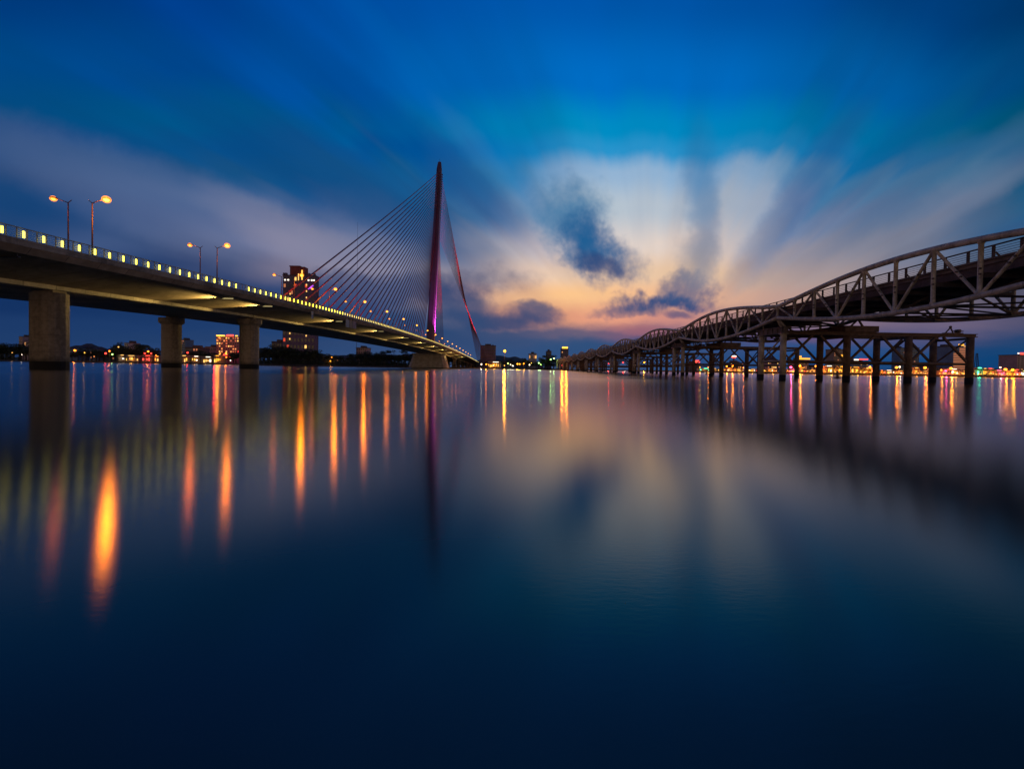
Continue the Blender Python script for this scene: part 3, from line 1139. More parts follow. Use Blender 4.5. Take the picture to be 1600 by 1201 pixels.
# deck: slab, edge girders, floor beams, lateral struts
bm = bmesh.new()
Y0, Y1 = nodes_y[0], nodes_y[-1]
def quadbox(bm, xa, xb, z0, z1, y0=Y0, y1=Y1):
    add_prism(bm, [(tx(y0) + xa, y0), (tx(y0) + xb, y0), (tx(y1) + xb, y1), (tx(y1) + xa, y1)], z0, z1)
quadbox(bm, 0.75, TW - 0.75, DZ - 0.28, DZ)
obj('deck_slab', bm, M['fascia'], tb)
for (xa, xb) in ((0.9, 1.2), (3.2, 3.45), (5.4, 5.65), (7.6, 7.85), (TW - 1.2, TW - 0.9)):
    bm = bmesh.new()
    quadbox(bm, xa, xb, DZ - 0.95, DZ - 0.283)
    obj('deck_girder', bm, M['trussd'], tb)
bm_beams, bm_lat = bmesh.new(), bmesh.new()
cnt = 0
for si in range(13):
    for j in range(10):
        y = nodes_y[si] + 4 * j
        bm = bmesh.new() if (0 < si < 9) else bm_beams
        add_box(bm, tx(y) + 0.15, tx(y) + TW - 0.15, y - 0.14, y + 0.14, DZ - 1.32, DZ - 0.953)
        if bm is not bm_beams:
            obj('floor_beam', bm, M['trussd'], tb)
        zl = bz(j / 10)
        bml = bmesh.new() if 0 < si < 9 else bm_lat
        add_tube(bml, [(tx(y) + 0.1, y, zl), (tx(y) + TW - 0.1, y, zl)], 0.10, 6)
        zl2 = bz((j + 1) / 10)
        y2 = y + 4
        if j % 2 == 0:
            add_tube(bml, [(tx(y) + 0.1, y, zl), (tx(y2) + TW - 0.1, y2, zl2)], 0.08, 6)
        else:
            add_tube(bml, [(tx(y) + TW - 0.1, y, zl), (tx(y2) + 0.1, y2, zl2)], 0.08, 6)
        # knee bracing below the deck
        if j % 2 == 1:
            add_beam(bml, (tx(y) + 0.2, y, zl + 0.1), (tx(y) + 3.4, y, DZ - 1.3), 0.14, 0.16)
            add_beam(bml, (tx(y) + TW - 0.2, y, zl + 0.1), (tx(y) + TW - 3.4, y, DZ - 1.3), 0.14, 0.16)
        if bml is not bm_lat:
            obj('lateral_brace', bml, M['trussd'], tb)
tag(obj('floor_beam', bm_beams, M['trussd'], tb), kind='stuff')
tag(obj('lateral_brace', bm_lat, M['trussd'], tb), kind='stuff')
# deck railings (near and far side)
for xo in (0.95, TW - 0.95):
    bm = bmesh.new()
    for (hz_, r) in ((1.12, 0.065), (0.88, 0.02), (0.70, 0.02), (0.52, 0.02), (0.34, 0.02), (0.18, 0.02)):
        add_tube(bm, [(tx(Y0) + xo, Y0, DZ + hz_), (tx(Y1) + xo, Y1, DZ + hz_)], r, 5)
    y = Y0
    while y < Y1:
        add_box(bm, tx(y) + xo - 0.05, tx(y) + xo + 0.05, y - 0.10, y + 0.10, DZ + 0.002, DZ + 1.1)
        y += 2.0 if y < 320 else 4.0
    obj('deck_railing', bm, M['trussd'], tb)
    bm = bmesh.new()
    quadbox(bm, xo - 0.35 if xo < 5 else xo - 0.05, xo + 0.05 if xo < 5 else xo + 0.35, DZ + 0.004, DZ + 0.16)
    obj('kerb', bm, M['fascia'], tb)
# drain spouts leaning out of the deck edge
bm = bmesh.new()
for k in range(70):
    y = 25 + 2.0 * k * 1.0 + 1.0
    if k % 2: continue
    add_beam(bm, (tx(y) + 0.85, y, DZ - 0.35), (tx(y) + 0.45, y + 0.35, DZ + 0.45), 0.07, 0.12)
obj('edge_strut', bm, M['trussd'], tb)

# pipe clamps on the nearest truss members
bm = bmesh.new()
for (si, side, a_, b_) in posts[:24] + diags[:24]:
    if side: continue
    a, b = Vector(a_), Vector(b_)
    for u in (0.38, 0.48):
        c = a.lerp(b, u)
        add_box(bm, c.x - 0.24, c.x - 0.10, c.y - 0.2, c.y - 0.08, c.z - 0.06, c.z + 0.06)
obj('pipe_clamp', bm, M['trussd'], tb)

# painted twin columns and crosshead under the near truss, at every node
for k, ny in enumerate(nodes_y[1:], 0):
    xo = tx(ny) + 0.9
    o1 = None
    for dy_ in (0.0, 5.5):
        bm = bmesh.new()
        add_tube(bm, [(xo, ny + dy_, 0.75), (xo, ny + dy_, 5.2 + CAM_H)], 0.40, 16, mi=0)
        add_tube(bm, [(xo, ny + dy_, -1.5), (xo, ny + dy_, 0.75)], 0.42, 16, mi=1)
        add_tube(bm, [(xo, ny + dy_, 5.2 + CAM_H), (xo, ny + dy_, 5.32 + CAM_H)], 0.62, 16, mi=0)
        o = obj('pier_column', bm, [M['truss'], M['wet']], tb, True)
    bm = bmesh.new()
    add_tube(bm, [(xo, ny, 1.6 + CAM_H), (xo, ny + 5.5, 1.6 + CAM_H)], 0.13, 8)
    add_tube(bm, [(xo, ny + 5.5, 1.7 + CAM_H), (xo, ny, 5.0 + CAM_H)], 0.12, 8)
    obj('column_brace', bm, M['truss'], tb, True)
    bm = bmesh.new()
    add_box(bm, xo - 0.55, xo + 0.55, ny - 0.7, ny + 6.2, 5.323 + CAM_H, 5.42 + CAM_H)
    add_box(bm, xo - 0.30, xo + 0.30, ny - 0.6, ny + 6.1, 5.423 + CAM_H, 6.1 + CAM_H)
    add_box(bm, xo - 0.55, xo + 0.55, ny - 0.7, ny + 6.2, 6.103 + CAM_H, 6.2 + CAM_H)
    for q_ in range(6):
        yy = ny - 0.3 + q_ * 1.2
        add_box(bm, xo - 0.5, xo - 0.303, yy - 0.06, yy + 0.06, 5.425 + CAM_H, 6.1 + CAM_H)
    obj('crosshead', bm, M['fascia'], tb)
    bm = bmesh.new()
    for dy_ in (-0.3, 0.5):
        add_beam(bm, (xo, ny + dy_, 6.203 + CAM_H), (tx(ny) + 0.05, ny + dy_ * 0.4, NH - 0.15), 0.22, 0.22)
    add_beam(bm, (xo, ny + 5.0, 6.203 + CAM_H), (tx(ny) + 0.2, ny + 4.0, bz(0.1) - 0.1), 0.16, 0.16)
    obj('bearing', bm, M['truss'], tb)
    bm = bmesh.new()
    xf = tx(ny) + TW
    add_box(bm, xf - 2.0, xf + 2.6, ny - 0.4, ny + 5.9, 5.70 + CAM_H, 6.5 + CAM_H)
    add_box(bm, xf - 3.6, xf + 2.2, ny - 0.1, ny + 5.6, 5.55 + CAM_H, 5.697 + CAM_H)
    add_beam(bm, (xf - 0.8, ny + 0.2, 6.503 + CAM_H), (xf - 0.1, ny, NH - 0.15), 0.2, 0.2)
    add_beam(bm, (xf + 0.8, ny + 0.2, 6.503 + CAM_H), (xf + 0.1, ny, NH - 0.15), 0.2, 0.2)
    add_beam(bm, (xf - 7.5, ny + 0.3, 5.6 + CAM_H), (xf - 0.1, ny + 3.5, bz(0.1) - 0.2), 0.2, 0.25)
    obj('far_bearing', bm, M['rust'], tb)

# rusty trestle platforms reaching out beyond the bridge at each node
TORD = ['nearest', 'second nearest', 'third nearest', 'fourth nearest', 'fifth nearest', 'sixth nearest', 'seventh nearest',
        'eighth nearest', 'ninth nearest', 'tenth nearest', 'eleventh nearest', 'farthest']
tproto = None
COLX = [9.6, 18.0, 26.4]


def make_trestle():
    th = thing('trestle_platform', 'x', 'trestle')
    zt = 5.2 + CAM_H
    zs = 1.55 + CAM_H
    for dy_ in (0.0, 5.5):
        for cxx in COLX:
            bm = bmesh.new()
            add_tube(bm, [(cxx, dy_, 0.75), (cxx, dy_, zt)], 0.44, 14, mi=0)
            add_tube(bm, [(cxx, dy_, -1.5), (cxx, dy_, 0.75)], 0.47, 14, mi=1)
            obj('column', bm, [M['rust'], M['wet']], th, True)
        bm = bmesh.new()
        add_box(bm, 0.9, COLX[-1] + 0.75, dy_ - 0.28, dy_ + 0.28, zt + 0.003, zt + 0.11)
        add_box(bm, 0.9, COLX[-1] + 0.65, dy_ - 0.12, dy_ + 0.12, zt + 0.113, zt + 0.36)
        add_box(bm, 0.9, COLX[-1] + 0.75, dy_ - 0.28, dy_ + 0.28, zt + 0.363, zt + 0.46)
        obj('top_beam', bm, M['rust'], th)
        bm = bmesh.new()
        add_tube(bm, [(1.3, dy_, zs), (COLX[-1], dy_, zs)], 0.17, 8)
        obj('strut', bm, M['rust'], th, True)
        cols = [1.2] + COLX
        for a, b in zip(cols[:-1], cols[1:]):
            mid = (a + b) / 2
            for e, sgn in ((a, 1), (b, -1)):
                bm = bmesh.new()
                add_beam(bm, (mid - sgn * 0.5, dy_, zt - 0.05), (e + sgn * 0.35, dy_, zs + 0.25), 0.26, 0.26)
                obj('brace', bm, M['rust'], th)
        if dy_ > 1:
            bm = bmesh.new()
            add_beam(bm, (COLX[-1] + 0.35, dy_, zs + 0.25), (COLX[-1] + 3.2, dy_ - 3.0, zt - 0.1), 0.2, 0.2)
            bm.free()
    for cxx in COLX:
        bm = bmesh.new()
        add_tube(bm, [(cxx, 0.3, zs - 0.02), (cxx, 5.2, zs - 0.02)], 0.13, 8)
        add_box(bm, cxx - 0.14, cxx + 0.14, 0.3, 5.2, zt - 0.32, zt - 0.003)
        add_beam(bm, (cxx, 0.4, zt - 0.3), (cxx, 5.1, zs + 0.2), 0.16, 0.16)
        obj('cross_tie', bm, M['rust'], th)
    return th


tproto = make_trestle()
ti = 0
for ny in nodes_y[2:]:
    loc = (tx(ny) + 0.0, ny, 0)
    o = tproto if ti == 0 else copy_tree(tproto, loc)
    if ti == 0: o.location = loc
    tag(o, 'rusty steel trestle on thick piles beside the truss bridge, %s to the camera' % TORD[ti], 'trestle',
        'trestle platforms beside the truss bridge')
    ti += 1
# winch left on the end of the nearest platform
th = thing('winch', 'small dark winch on the outer end of the nearest trestle platform', 'winch', (tx(63) + 23.9, 63, 5.2 + CAM_H + 0.463))
bm = bmesh.new()
add_box(bm, -1.2, 1.3, -0.25, 0.25, 0, 0.12)
add_beam(bm, (-0.9, 0, 0.12), (-0.25, 0, 0.85), 0.12, 0.12)
add_beam(bm, (0.1, 0, 0.12), (-0.25, 0, 0.85), 0.12, 0.12)
obj('frame', bm, M['rust'], th)
bm = bmesh.new()
add_tube(bm, [(0.75, -0.3, 0.36), (0.75, 0.3, 0.36)], 0.24, 12)
add_tube(bm, [(0.1, 0.0, 0.36), (1.5, 0.0, 0.36)], 0.07, 6)
obj('drum', bm, M['rust'], th, True)
bm = bmesh.new()
add_ball(bm, (-0.25, 0, 0.92), 0.17, 8, 6)
obj('pulley', bm, M['rust'], th, True)


# ------------------------------------------------------------------ trees
def make_tree(kind, seed, leafm):
    rr = random.Random(seed)
    th = thing(kind, 'x', 'tree')
    bm = bmesh.new()
    H = 10.0
    add_tube(bm, [(0, 0, -0.3), (0.15, 0.05, 2.2), (0.05, 0.2, 4.6), (0.2, 0, 7.4)], [0.38, 0.28, 0.2, 0.06], 7)
    tips = []
    for k in range(8):
        a = k * 2.4 + rr.uniform(-.4, .4)
        z = rr.uniform(2.4, 6.2)
        L = rr.uniform(1.8, 3.6)
        e = Vector((math.cos(a) * L, math.sin(a) * L, z + rr.uniform(0.8, 2.4)))
        add_tube(bm, [(0.08, 0.08, z), (e.x * .5, e.y * .5, z + (e.z - z) * .6), e], [0.13, 0.09, 0.03], 5)
        tips.append(e)
    obj('trunk', bm, M['bark'], th, True)
    bm = bmesh.new()
    cl = []
    for e in tips:
        cl.append((e, rr.uniform(1.2, 2.0)))
        cl.append((e * 0.7 + Vector((rr.uniform(-.6, .6), rr.uniform(-.6, .6), rr.uniform(0.8, 2.6))), rr.uniform(0.9, 1.6)))
    for k in range(5):
        cl.append((Vector((rr.uniform(-1.3, 1.3), rr.uniform(-1.3, 1.3), rr.uniform(6.2, 9.0))), rr.uniform(0.9, 1.5)))
    for (c, r) in cl:
        for k in range(46):
            d = Vector((rr.gauss(0, 1), rr.gauss(0, 1), rr.gauss(0, 1))).normalized() * r * rr.uniform(0.45, 1.08)
            d.z *= 0.75
            p_ = c + d
            n_ = Vector((rr.gauss(0, 1), rr.gauss(0, 1), rr.gauss(0, 1) + 0.6)).normalized()
            a, b = frame(n_)
            s = rr.uniform(0.18, 0.40)
            w = [bm.verts.new(p_ + a * s * x + b * s * y) for x, y in ((-1, 0), (0, -.6), (1, 0), (0, .6))]
            bm.faces.new(w)
    obj('crown', bm, leafm, th)
    return th


def make_palm(seed):
    rr = random.Random(seed)
    th = thing('palm_tree', 'x', 'palm tree')
    bm = bmesh.new()
    add_tube(bm, [(0, 0, -0.3), (0.2, 0, 3), (0.1, 0.1, 6), (0.3, 0.1, 8.3)], [0.3, 0.2, 0.17, 0.14], 7)
    obj('trunk', bm, M['bark'], th, True)
    bm = bmesh.new()
    for k in range(16):
        a = k * 2.4
        lift = rr.uniform(-0.2, 1.0)
        pts = []
        for j in range(7):
            u = j / 6
            r = 2.9 * u
            pts.append(Vector((0.3 + math.cos(a) * r, 0.1 + math.sin(a) * r, 8.3 + lift * 2 * u - 2.8 * u * u)))
        side = Vector((-math.sin(a), math.cos(a), 0))
        for j in range(6):
            for s in (-1, 1):
                w = 0.75 * math.sin(PI * (j + 0.8) / 7)
                q1, q2 = pts[j], pts[j + 1]
                m_ = (q1 + q2) / 2
                vs_ = [bm.verts.new(v_) for v_ in (q1, q2, m_ + side * s * w + Vector((0, 0, -w * 0.5)))]
                bm.faces.new(vs_)
    obj('crown', bm, M['leaf'], th)
    return th


protos = [make_tree('broadleaf_tree', 11, M['leaf']), make_tree('broadleaf_tree', 23, M['leaf2']),
          make_tree('broadleaf_tree', 37, M['leaf']), make_palm(5)]
used = [False] * 4


def plant(k, X_, Y_, h, label, group, wide=1.0, z=LAND_Z):
    s = h / 10.0
    rz = R.uniform(0, 6.28)
    sc = (s * wide, s * wide, s)
    if not used[k]:
        o = protos[k]
        used[k] = True
        o.location = (X_, Y_, z)
        o.rotation_euler = (0, 0, rz)
        o.scale = sc
    else:
        o = copy_tree(protos[k], (X_, Y_, z), rz, sc)
    tag(o, label, 'palm tree' if k == 3 else 'tree', group)


TREES = [  # px from, px to, photo y of crown tops, count, distance beyond the shore, label
 (-40, 48, 536, 15, 14, 'dark leafy tree in the thick grove at the left edge, left of the first pier', 1.5),
 (100, 175, 545, 10, 16, 'dark leafy tree in front of the low houses right of the first pier', 1.3),
 (176, 250, 541, 14, 14, 'dark tree among the riverside lights left of the second pier', 1.2),
 (282, 340, 549, 9, 14, 'low dark tree between the second pier and the lit hotel', 1.4),
 (352, 372, 548, 4, 12, 'dark tree at the foot of the lit hotel', 1.3),
 (402, 452, 540, 12, 10, 'tall dark tree in the grove right of the third pier', 1.6),
 (452, 500, 546, 12, 10, 'dark tree in front of the tower hotel foot', 1.6),
 (500, 560, 553, 10, 12, 'low dark tree in the gap right of the tower hotel', 1.4),
 (560, 645, 549, 18, 8, 'dark bushy tree under the main span, left of the pylon foot', 1.6),
 (700, 760, 567, 8, 40, 'small tree on the shore behind the far approach piers', 1.4),
 (772, 874, 562, 26, 14, 'green park tree on the far shore between the two bridges', 1.3),
 (838, 866, 556, 5, 20, 'taller park tree beside the dark house on the far shore', 1.2),
 (1130, 1290, 577, 10, 6, 'small promenade tree on the right bank behind the first trestles', 1.2),
 (1370, 1600, 578, 20, 6, 'small promenade tree among the shop lights on the right bank', 1.2),
]
for (p0, p1, ty_, n, off, label, wd) in TREES:
    grp = 'trees: ' + label[:50]
    for i in range(n):
        px_i = p0 + (p1 - p0) * (i + R.uniform(0.1, 0.9)) / n
        Y = 400
        for _ in range(6):
            Y = coast_y(gx(px_i, Y)) + off + 0
        Y += R.uniform(0, 14)
        h = max(2.5, gz(px_i, ty_ + R.uniform(-4, 8), Y) - LAND_Z)
        plant(R.choice((0, 1, 2)), gx(px_i, Y), Y, h, label, grp, wd)
for px_i, ty_ in ((187, 532), (217, 533), (228, 534)):
    Y = 412
    plant(3 if px_i != 187 else 0, gx(px_i, Y), Y, (gz(px_i, ty_, Y) - LAND_Z) * (1.0), {187: 'tallest dark tree standing above the riverside roofs left of the second pier',
          217: 'tall palm left one of two above the riverside lights', 228: 'tall palm right one of two above the riverside lights'}[px_i], None, 1.0)
# under-storey hedges that close the gaps at the groves' feet
for (p0, p1, hh, label) in ((-60, 49, 5.0, 'clipped dark hedge along the shore at the left edge'),
                            (402, 520, 6.0, 'dark shrubbery along the shore right of the third pier'),
                            (520, 642, 5.0, 'dark shrubbery along the shore under the main span')):
    bm = bmesh.new()
    rr = random.Random(p0)
    for k in range(2600):
        px_i = rr.uniform(p0, p1)
        X_ = gx(px_i, 405)
        Y = coast_y(X_) + rr.uniform(2, 8)
        z = LAND_Z + rr.random() ** 1.2 * hh * (0.75 + 0.25 * math.sin(px_i * 0.7) + 0.15 * math.sin(px_i * 2.3))
        n_ = Vector((rr.gauss(0, 1), rr.gauss(0, 1), rr.gauss(0, 1))).normalized()
        a, b = frame(n_)
        s = rr.uniform(0.4, 0.9)
        c = Vector((X_, Y, z))
        bm.faces.new([bm.verts.new(c + a * s * x + b * s * y) for x, y in ((-1, 0), (0, -.7), (1, 0), (0, .7))])
    tag(obj('shrubbery', bm, M['leaf2']), label, 'shrubs', None, 'stuff')


# ------------------------------------------------------------------ buildings
WIN = {}


def window_mesh(w, h, m):
    key = (round(w, 2), round(h, 2), m.name)
    if key not in WIN:
        bm = bmesh.new()
        add_box(bm, -w / 2, w / 2, -0.06, 0.0, -h / 2, h / 2)
        me = bpy.data.meshes.new('window')
        bm.to_mesh(me)
        bm.free()
        me.materials.append(m)
        WIN[key] = me
    return WIN[key]


def add_window(parent, x, y, z, w, h, m, name='window'):
    o = bpy.data.objects.new(name, window_mesh(w, h, m))
    COL.objects.link(o)
    o.parent = parent
    o.location = (x, y, z)
    return o


def building(name, label, cat, px0, px1, pytop, Y, wallm, cols, rows, lit=0.3, depth=14, litm=('e_win', 'e_win2'), parapet=True,
             winw=0.55, winh=0.5, base_h=3.0, seed=0, blocks=(), group=None, maxwin=100):
    rr = random.Random(seed + int(px0 * 7))
    xa, xb = gx(px0, Y), gx(px1, Y)
    W = xb - xa
    H = gz((px0 + px1) / 2, pytop, Y) - LAND_Z
    th = thing(name, label, cat, ((xa + xb) / 2, Y, LAND_Z), 0, group)
    bm = bmesh.new()
    add_box(bm, -W / 2, W / 2, 0, depth, -0.2, H)
    obj('wall', bm, wallm, th)
    bm = bmesh.new()
    t_ = min(0.5, W * 0.04)
    add_box(bm, -W / 2 - t_, W / 2 + t_, -t_, depth + t_, H + 0.002, H + 0.5)
    if parapet:
        add_box(bm, -W * 0.2, W * 0.18, depth * 0.3, depth * 0.8, H + 0.503, H + 2.6)
        add_box(bm, W * 0.26, W * 0.36, depth * 0.3, depth * 0.5, H + 0.503, H + 1.6)
    obj('roof', bm, M['roof'], th)
    for (bx0, bx1, extra) in blocks:      # raised blocks on the roof, fractions of the width
        bm = bmesh.new()
        add_box(bm, -W / 2 + W * bx0, -W / 2 + W * bx1, 0.5, depth * 0.9, H + 0.505, H + 0.5 + extra)
        obj('roof_block', bm, wallm, th)
    if rows:
        ch = (H - base_h) / rows
        cw = W / cols
        for r in range(rows):
            for c in range(cols):
                z = base_h + (r + 0.5) * ch
                x = -W / 2 + (c + 0.5) * cw
                m = M[rr.choice(litm)] if rr.random() < lit else M['glassd']
                add_window(th, x, -0.003, z, round(cw * winw, 1), round(ch * winh, 1), m)
    return th, W, H


def sign(th, x, z, w, h, m, name='sign', y=-0.35):
    bm = bmesh.new()
    add_box(bm, x - w / 2, x + w / 2, y - 0.15, y + 0.15, z - h / 2, z + h / 2)
    return obj(name, bm, M[m], th)


# tower hotel behind the cables
th, W, H = building('tower_hotel', 'tall dark purple tower hotel with stepped top behind the first stay cables', 'hotel', 441, 491, 431, 452,
                    M['wall_purple'], 9, 11, 0.16, depth=9, blocks=(), base_h=14, parapet=False, litm=('e_red2', 'e_win2', 'e_win3'))
bm = bmesh.new()
add_box(bm, -W * 0.29, W * 0.17, 0.4, 8, H + 0.505, H + 8.6)
add_box(bm, -W * 0.31, W * 0.02, 0.2, 8, H + 8.603, H + 9.6)
obj('crown_block', bm, M['wall_red'], th)
bm = bmesh.new()
for xx in (-W * 0.49, -W * 0.42, W * 0.30, W * 0.46):
    add_box(bm, xx - 0.7, xx + 0.7, 0.5, 3, H + 0.505, H + 2.6)
obj('parapet_post', bm, M['wall_purple'], th)
for xx in (-W * 0.43, -W * 0.33, W * 0.30, W * 0.40, W * 0.47):
    sign(th, xx, H - 4.5, 1.4, 1.2, 'e_white', 'facade_lamp')
for zz in range(9):
    sign(th, -W * 0.27, H - 18 - zz * 5.5, 0.9, 1.5, 'e_win3', 'facade_lamp')
    sign(th, W * 0.24, H - 9 - zz * 6.2, 0.9, 1.5, 'e_win3', 'facade_lamp')
sign(th, W * 0.10, H + 0.5, 1.1, 9.5, 'e_yellow', 'light_strip', -0.5)
sign(th, -W * 0.01, H - 1.5, 0.8, 6.5, 'e_win3', 'light_strip', -0.5)
bm = bmesh.new()
for k in range(7):
    a = -0.9 + k * 0.3
    add_box(bm, W * 0.355 + math.sin(a * 2) * 2.2 - 1.0, W * 0.355 + math.sin(a * 2) * 2.2 + 1.0, -0.6, -0.3,
            H - 13.2 + k * 0.62 - (0.3 if k % 2 else 0), H - 12.9 + k * 0.62)
add_ball(bm, (W * 0.355, -0.45, H - 11.4), 1.5, 10, 6, 0.8)
obj('emblem', bm, M['e_purple'], th)
bm = bmesh.new()
add_tube(bm, [(gx(556, 452) - gx(469, 452), 10, -1), (gx(556, 452) - gx(469, 452), 10, gz(556, 352, 452) - LAND_Z)], 0.22, 6)
bm.free()
mast = thing('radio_mast', 'thin dark mast rising above the upper stay cables', 'mast', (gx(556.5, 470), 470, LAND_Z))
bm = bmesh.new()
hm = gz(556, 349, 470) - LAND_Z
add_tube(bm, [(0, 0, -0.2), (0, 0, hm * .6), (0, 0, hm)], [0.2, 0.15, 0.08], 6)
for k in range(12):
    add_box(bm, -0.25, 0.25, -0.05, 0.05, hm * 0.6 + k * 3.5, hm * 0.6 + k * 3.5 + 0.1)
obj('shaft', bm, M['pole'], mast)

# lit hotel between second and third pier
th, W, H = building('hotel', 'hotel with glowing roofline and red sign left of the third pier', 'hotel', 337.5, 373, 526, 470, M['wall_purple'],
                    10, 8, 0.5, depth=9, litm=('e_win3', 'e_win', 'e_win2'), base_h=5, parapet=False)
for xx, ww in ((-W * 0.42, 3.2), (-W * 0.30, 3.2), (-W * 0.18, 3.4), (W * 0.40, 2.6)):
    sign(th, xx, H + 0.9, ww, 1.3, 'e_yellow', 'roof_light')
sign(th, W * 0.12, H + 1.2, 7.0, 1.7, 'e_red', 'roof_light')
sign(th, -W * 0.02, 7.5, 7.5, 2.6, 'e_red', 'sign')
point((-W * 0.02, -20.0, 12.0), 7000, (1.0, 0.03, 0.02), 0.8, th)
point((-W * 0.35, -4.0, H + 1.0), 3500, (1.0, 0.30, 0.03), 0.8, th)
for (nm, lb, ct, a, b, ty_, Yb, wm_, c_, r_, lt) in (
    ('office_block', 'blue glass office block just right of the second pier', 'office block', 279, 289, 531, 520, M['wall_blue'], 5, 9, 0.15),
    ('apartment_building', 'low dark flat roofed block right of the second pier', 'apartment building', 289, 313, 543, 470, M['wall_dark'], 6, 3, 0.1),
    ('apartment_building', 'pink grey low block between the dark block and the lit hotel', 'apartment building', 320, 337, 542, 500, M['wall_pink'], 6, 3, 0.1),
    ('apartment_building', 'slim reddish tower above the grove left of the first pier', 'apartment building', 29.5, 35, 526, 560, M['wall_pink'], 2, 6, 0.1),
    ('apartment_building', 'small block with bright window left of the first pier', 'apartment building', 38, 48, 533, 560, M['wall_pink'], 4, 3, 0.4),
    ('white_building', 'narrow white building among trees left of the second pier', 'building', 194, 200, 536, 440, M['wall_white'], 2, 4, 0.1),
    ('white_building', 'wider pale building right beside the narrow white one', 'building', 200.5, 207, 540, 450, M['wall_blue'], 3, 3, 0.1),
    ('apartment_building', 'pale pink block peeking over trees under the main span', 'apartment building', 556, 573, 543.5, 520, M['wall_pink'], 5, 5, 0.03),
    ('apartment_building', 'low stepped building left of the tower hotel foot', 'apartment building', 424, 440, 534, 470, M['wall_dark'], 4, 3, 0.05),
    ('apartment_building', 'purple slab block right behind the end of the bridge', 'apartment building', 750, 773.5, 540, 640, M['wall_purple'], 8, 6, 0.0),
    ('pavilion', 'white flat topped pavilion on the far shore park', 'pavilion', 826, 838, 553, 540, M['wall_white'], 5, 2, 0.35),
    ('apartment_building', 'dark block with stepped roof left of the orange crowned tower', 'apartment building', 853.5, 861, 549, 560, M['wall_dark'], 3, 4, 0.0),
    ('apartment_building', 'tall beige tower behind the nearest trestle, yellow sign beside it', 'apartment building', 1302, 1318.5, 546, 520, M['wall_beige'], 6, 9, 0.35),
    ('apartment_building', 'pyramid topped hall seen between the painted columns', 'hall', 1199, 1216, 563, 470, M['wall_pink'], 6, 2, 0.5),
    ('office_block', 'dim blue tower left of the nearest trestle middle column', 'office block', 1405, 1413, 543.5, 640, M['wall_blue'], 3, 8, 0.04),
    ('office_block', 'dim blue tower right of the nearest trestle middle column', 'office block', 1424, 1435, 543.5, 640, M['wall_blue'], 4, 8, 0.04),
    ('office_block', 'dark blue slab left of the tower with lit floors', 'office block', 1477, 1488, 541, 560, M['wall_blue'], 4, 9, 0.03),
    ('apartment_building', 'squat block carrying a red lit disc tower on the right bank', 'apartment building', 1141, 1161, 567, 470, M['wall_dark'], 7, 2, 0.3),
    ('building', 'low block with a glowing golden roof sign on the right bank', 'building', 1244, 1263, 563, 440, M['wall_beige'], 7, 2, 0.6),
    ('building', 'low block with a red and white roof sign on the right bank', 'building', 1331, 1356, 565, 420, M['wall_blue'], 8, 2, 0.3),
    ('building', 'low block with a small red roof sign far along the right bank', 'building', 1078, 1094, 568, 470, M['wall_dark'], 6, 1, 0.2),
    ('building', 'low warehouse in the distance left of the green light', 'building', 1440, 1470, 574, 430, M['wall_purple'], 8, 1, 0.2),
    ('building', 'pale long low building behind the shops right of the golden sign', 'building', 1264, 1290, 574, 440, M['wall_blue'], 8, 1, 0.15),
):
    th, W, H = building(nm, lb, ct, a, b, ty_, Yb, wm_, c_, r_, lt, litm=('e_win', 'e_win2', 'e_win3') if lt > 0.25 else ('e_win2',))
    if 'golden roof sign' in lb:
        sign(th, 0, H + 1.6, 13.5, 1.6, 'e_gold', 'roof_sign')
        sign(th, -4.0, H + 3.6, 5.0, 1.6, 'e_gold', 'roof_sign')
    if 'red and white roof' in lb:
        sign(th, 2.5, H + 2.2, 8, 1.0, 'e_red', 'roof_sign')
        sign(th, -4.0, H + 1.7, 4, 1.0, 'e_white', 'roof_sign')
    if 'small red roof sign' in lb:
        sign(th, 1.5, H + 2.2, 5.5, 2.4, 'e_red', 'roof_sign')
    if 'yellow sign beside' in lb:
        sign(th, W * 0.3, H * 0.72, 3.4, 3.2, 'e_gold', 'sign')
    if 'red lit disc' in lb:
        bm = bmesh.new()
        add_tube(bm, [(-1.0, 5, H + 0.51), (-1.0, 5, H + 5.2)], 0.8, 8)
        obj('shaft', bm, M['wall_dark'], th)
        bm = bmesh.new()
        add_tube(bm, [(-1.0, 5, H + 5.2), (-1.0, 5, H + 6.6)], [1.6, 2.4], 14)
        obj('disc', bm, M['e_red'], th)
        bm = bmesh.new()
        add_tube(bm, [(-1.0, 5, H + 6.602), (-1.0, 5, H + 7.5)], [3.0, 2.6], 14)
        obj('disc_rim', bm, M['e_white'], th)
    if 'pyramid topped' in lb:
        bm = bmesh.new()
        b4 = [bm.verts.new(p_) for p_ in ((-W / 2, 0, H + .503), (W / 2, 0, H + .503), (W / 2, 14, H + .503), (-W / 2, 14, H + .503))]
        ap = bm.verts.new((0, 7, H + 5.0))
        for k in range(4):
            bm.faces.new((b4[k], b4[(k + 1) % 4], ap))
        obj('pyramid_roof', bm, M['roof'], th)

# tower with horizontal lit floors
th, W, H = building('office_tower', 'office tower with rows of orange lit floors behind the outermost trestle bay', 'office tower', 1487.5, 1512.5, 541.5,
                    470, M['wall_blue'], 1, 0, depth=16, parapet=False)
rr = random.Random(3)
for k in range(13):
    bm = bmesh.new()
    z = 5.0 + (H - 6.0) * (k + 0.5) / 13
    x0_ = -W * 0.46 if k < 10 else -W * 0.1
    add_box(bm, x0_, W * 0.46, -0.1, -0.003, z - 0.45, z + 0.45)
    obj('window', bm, M['e_win2'], th)
sign(th, -W * 0.02, H + 1.7, 5.6, 1.8, 'e_gold', 'roof_sign')
sign(th, W * 0.30, H + 0.3, 5.0, 1.2, 'e_win', 'roof_sign')
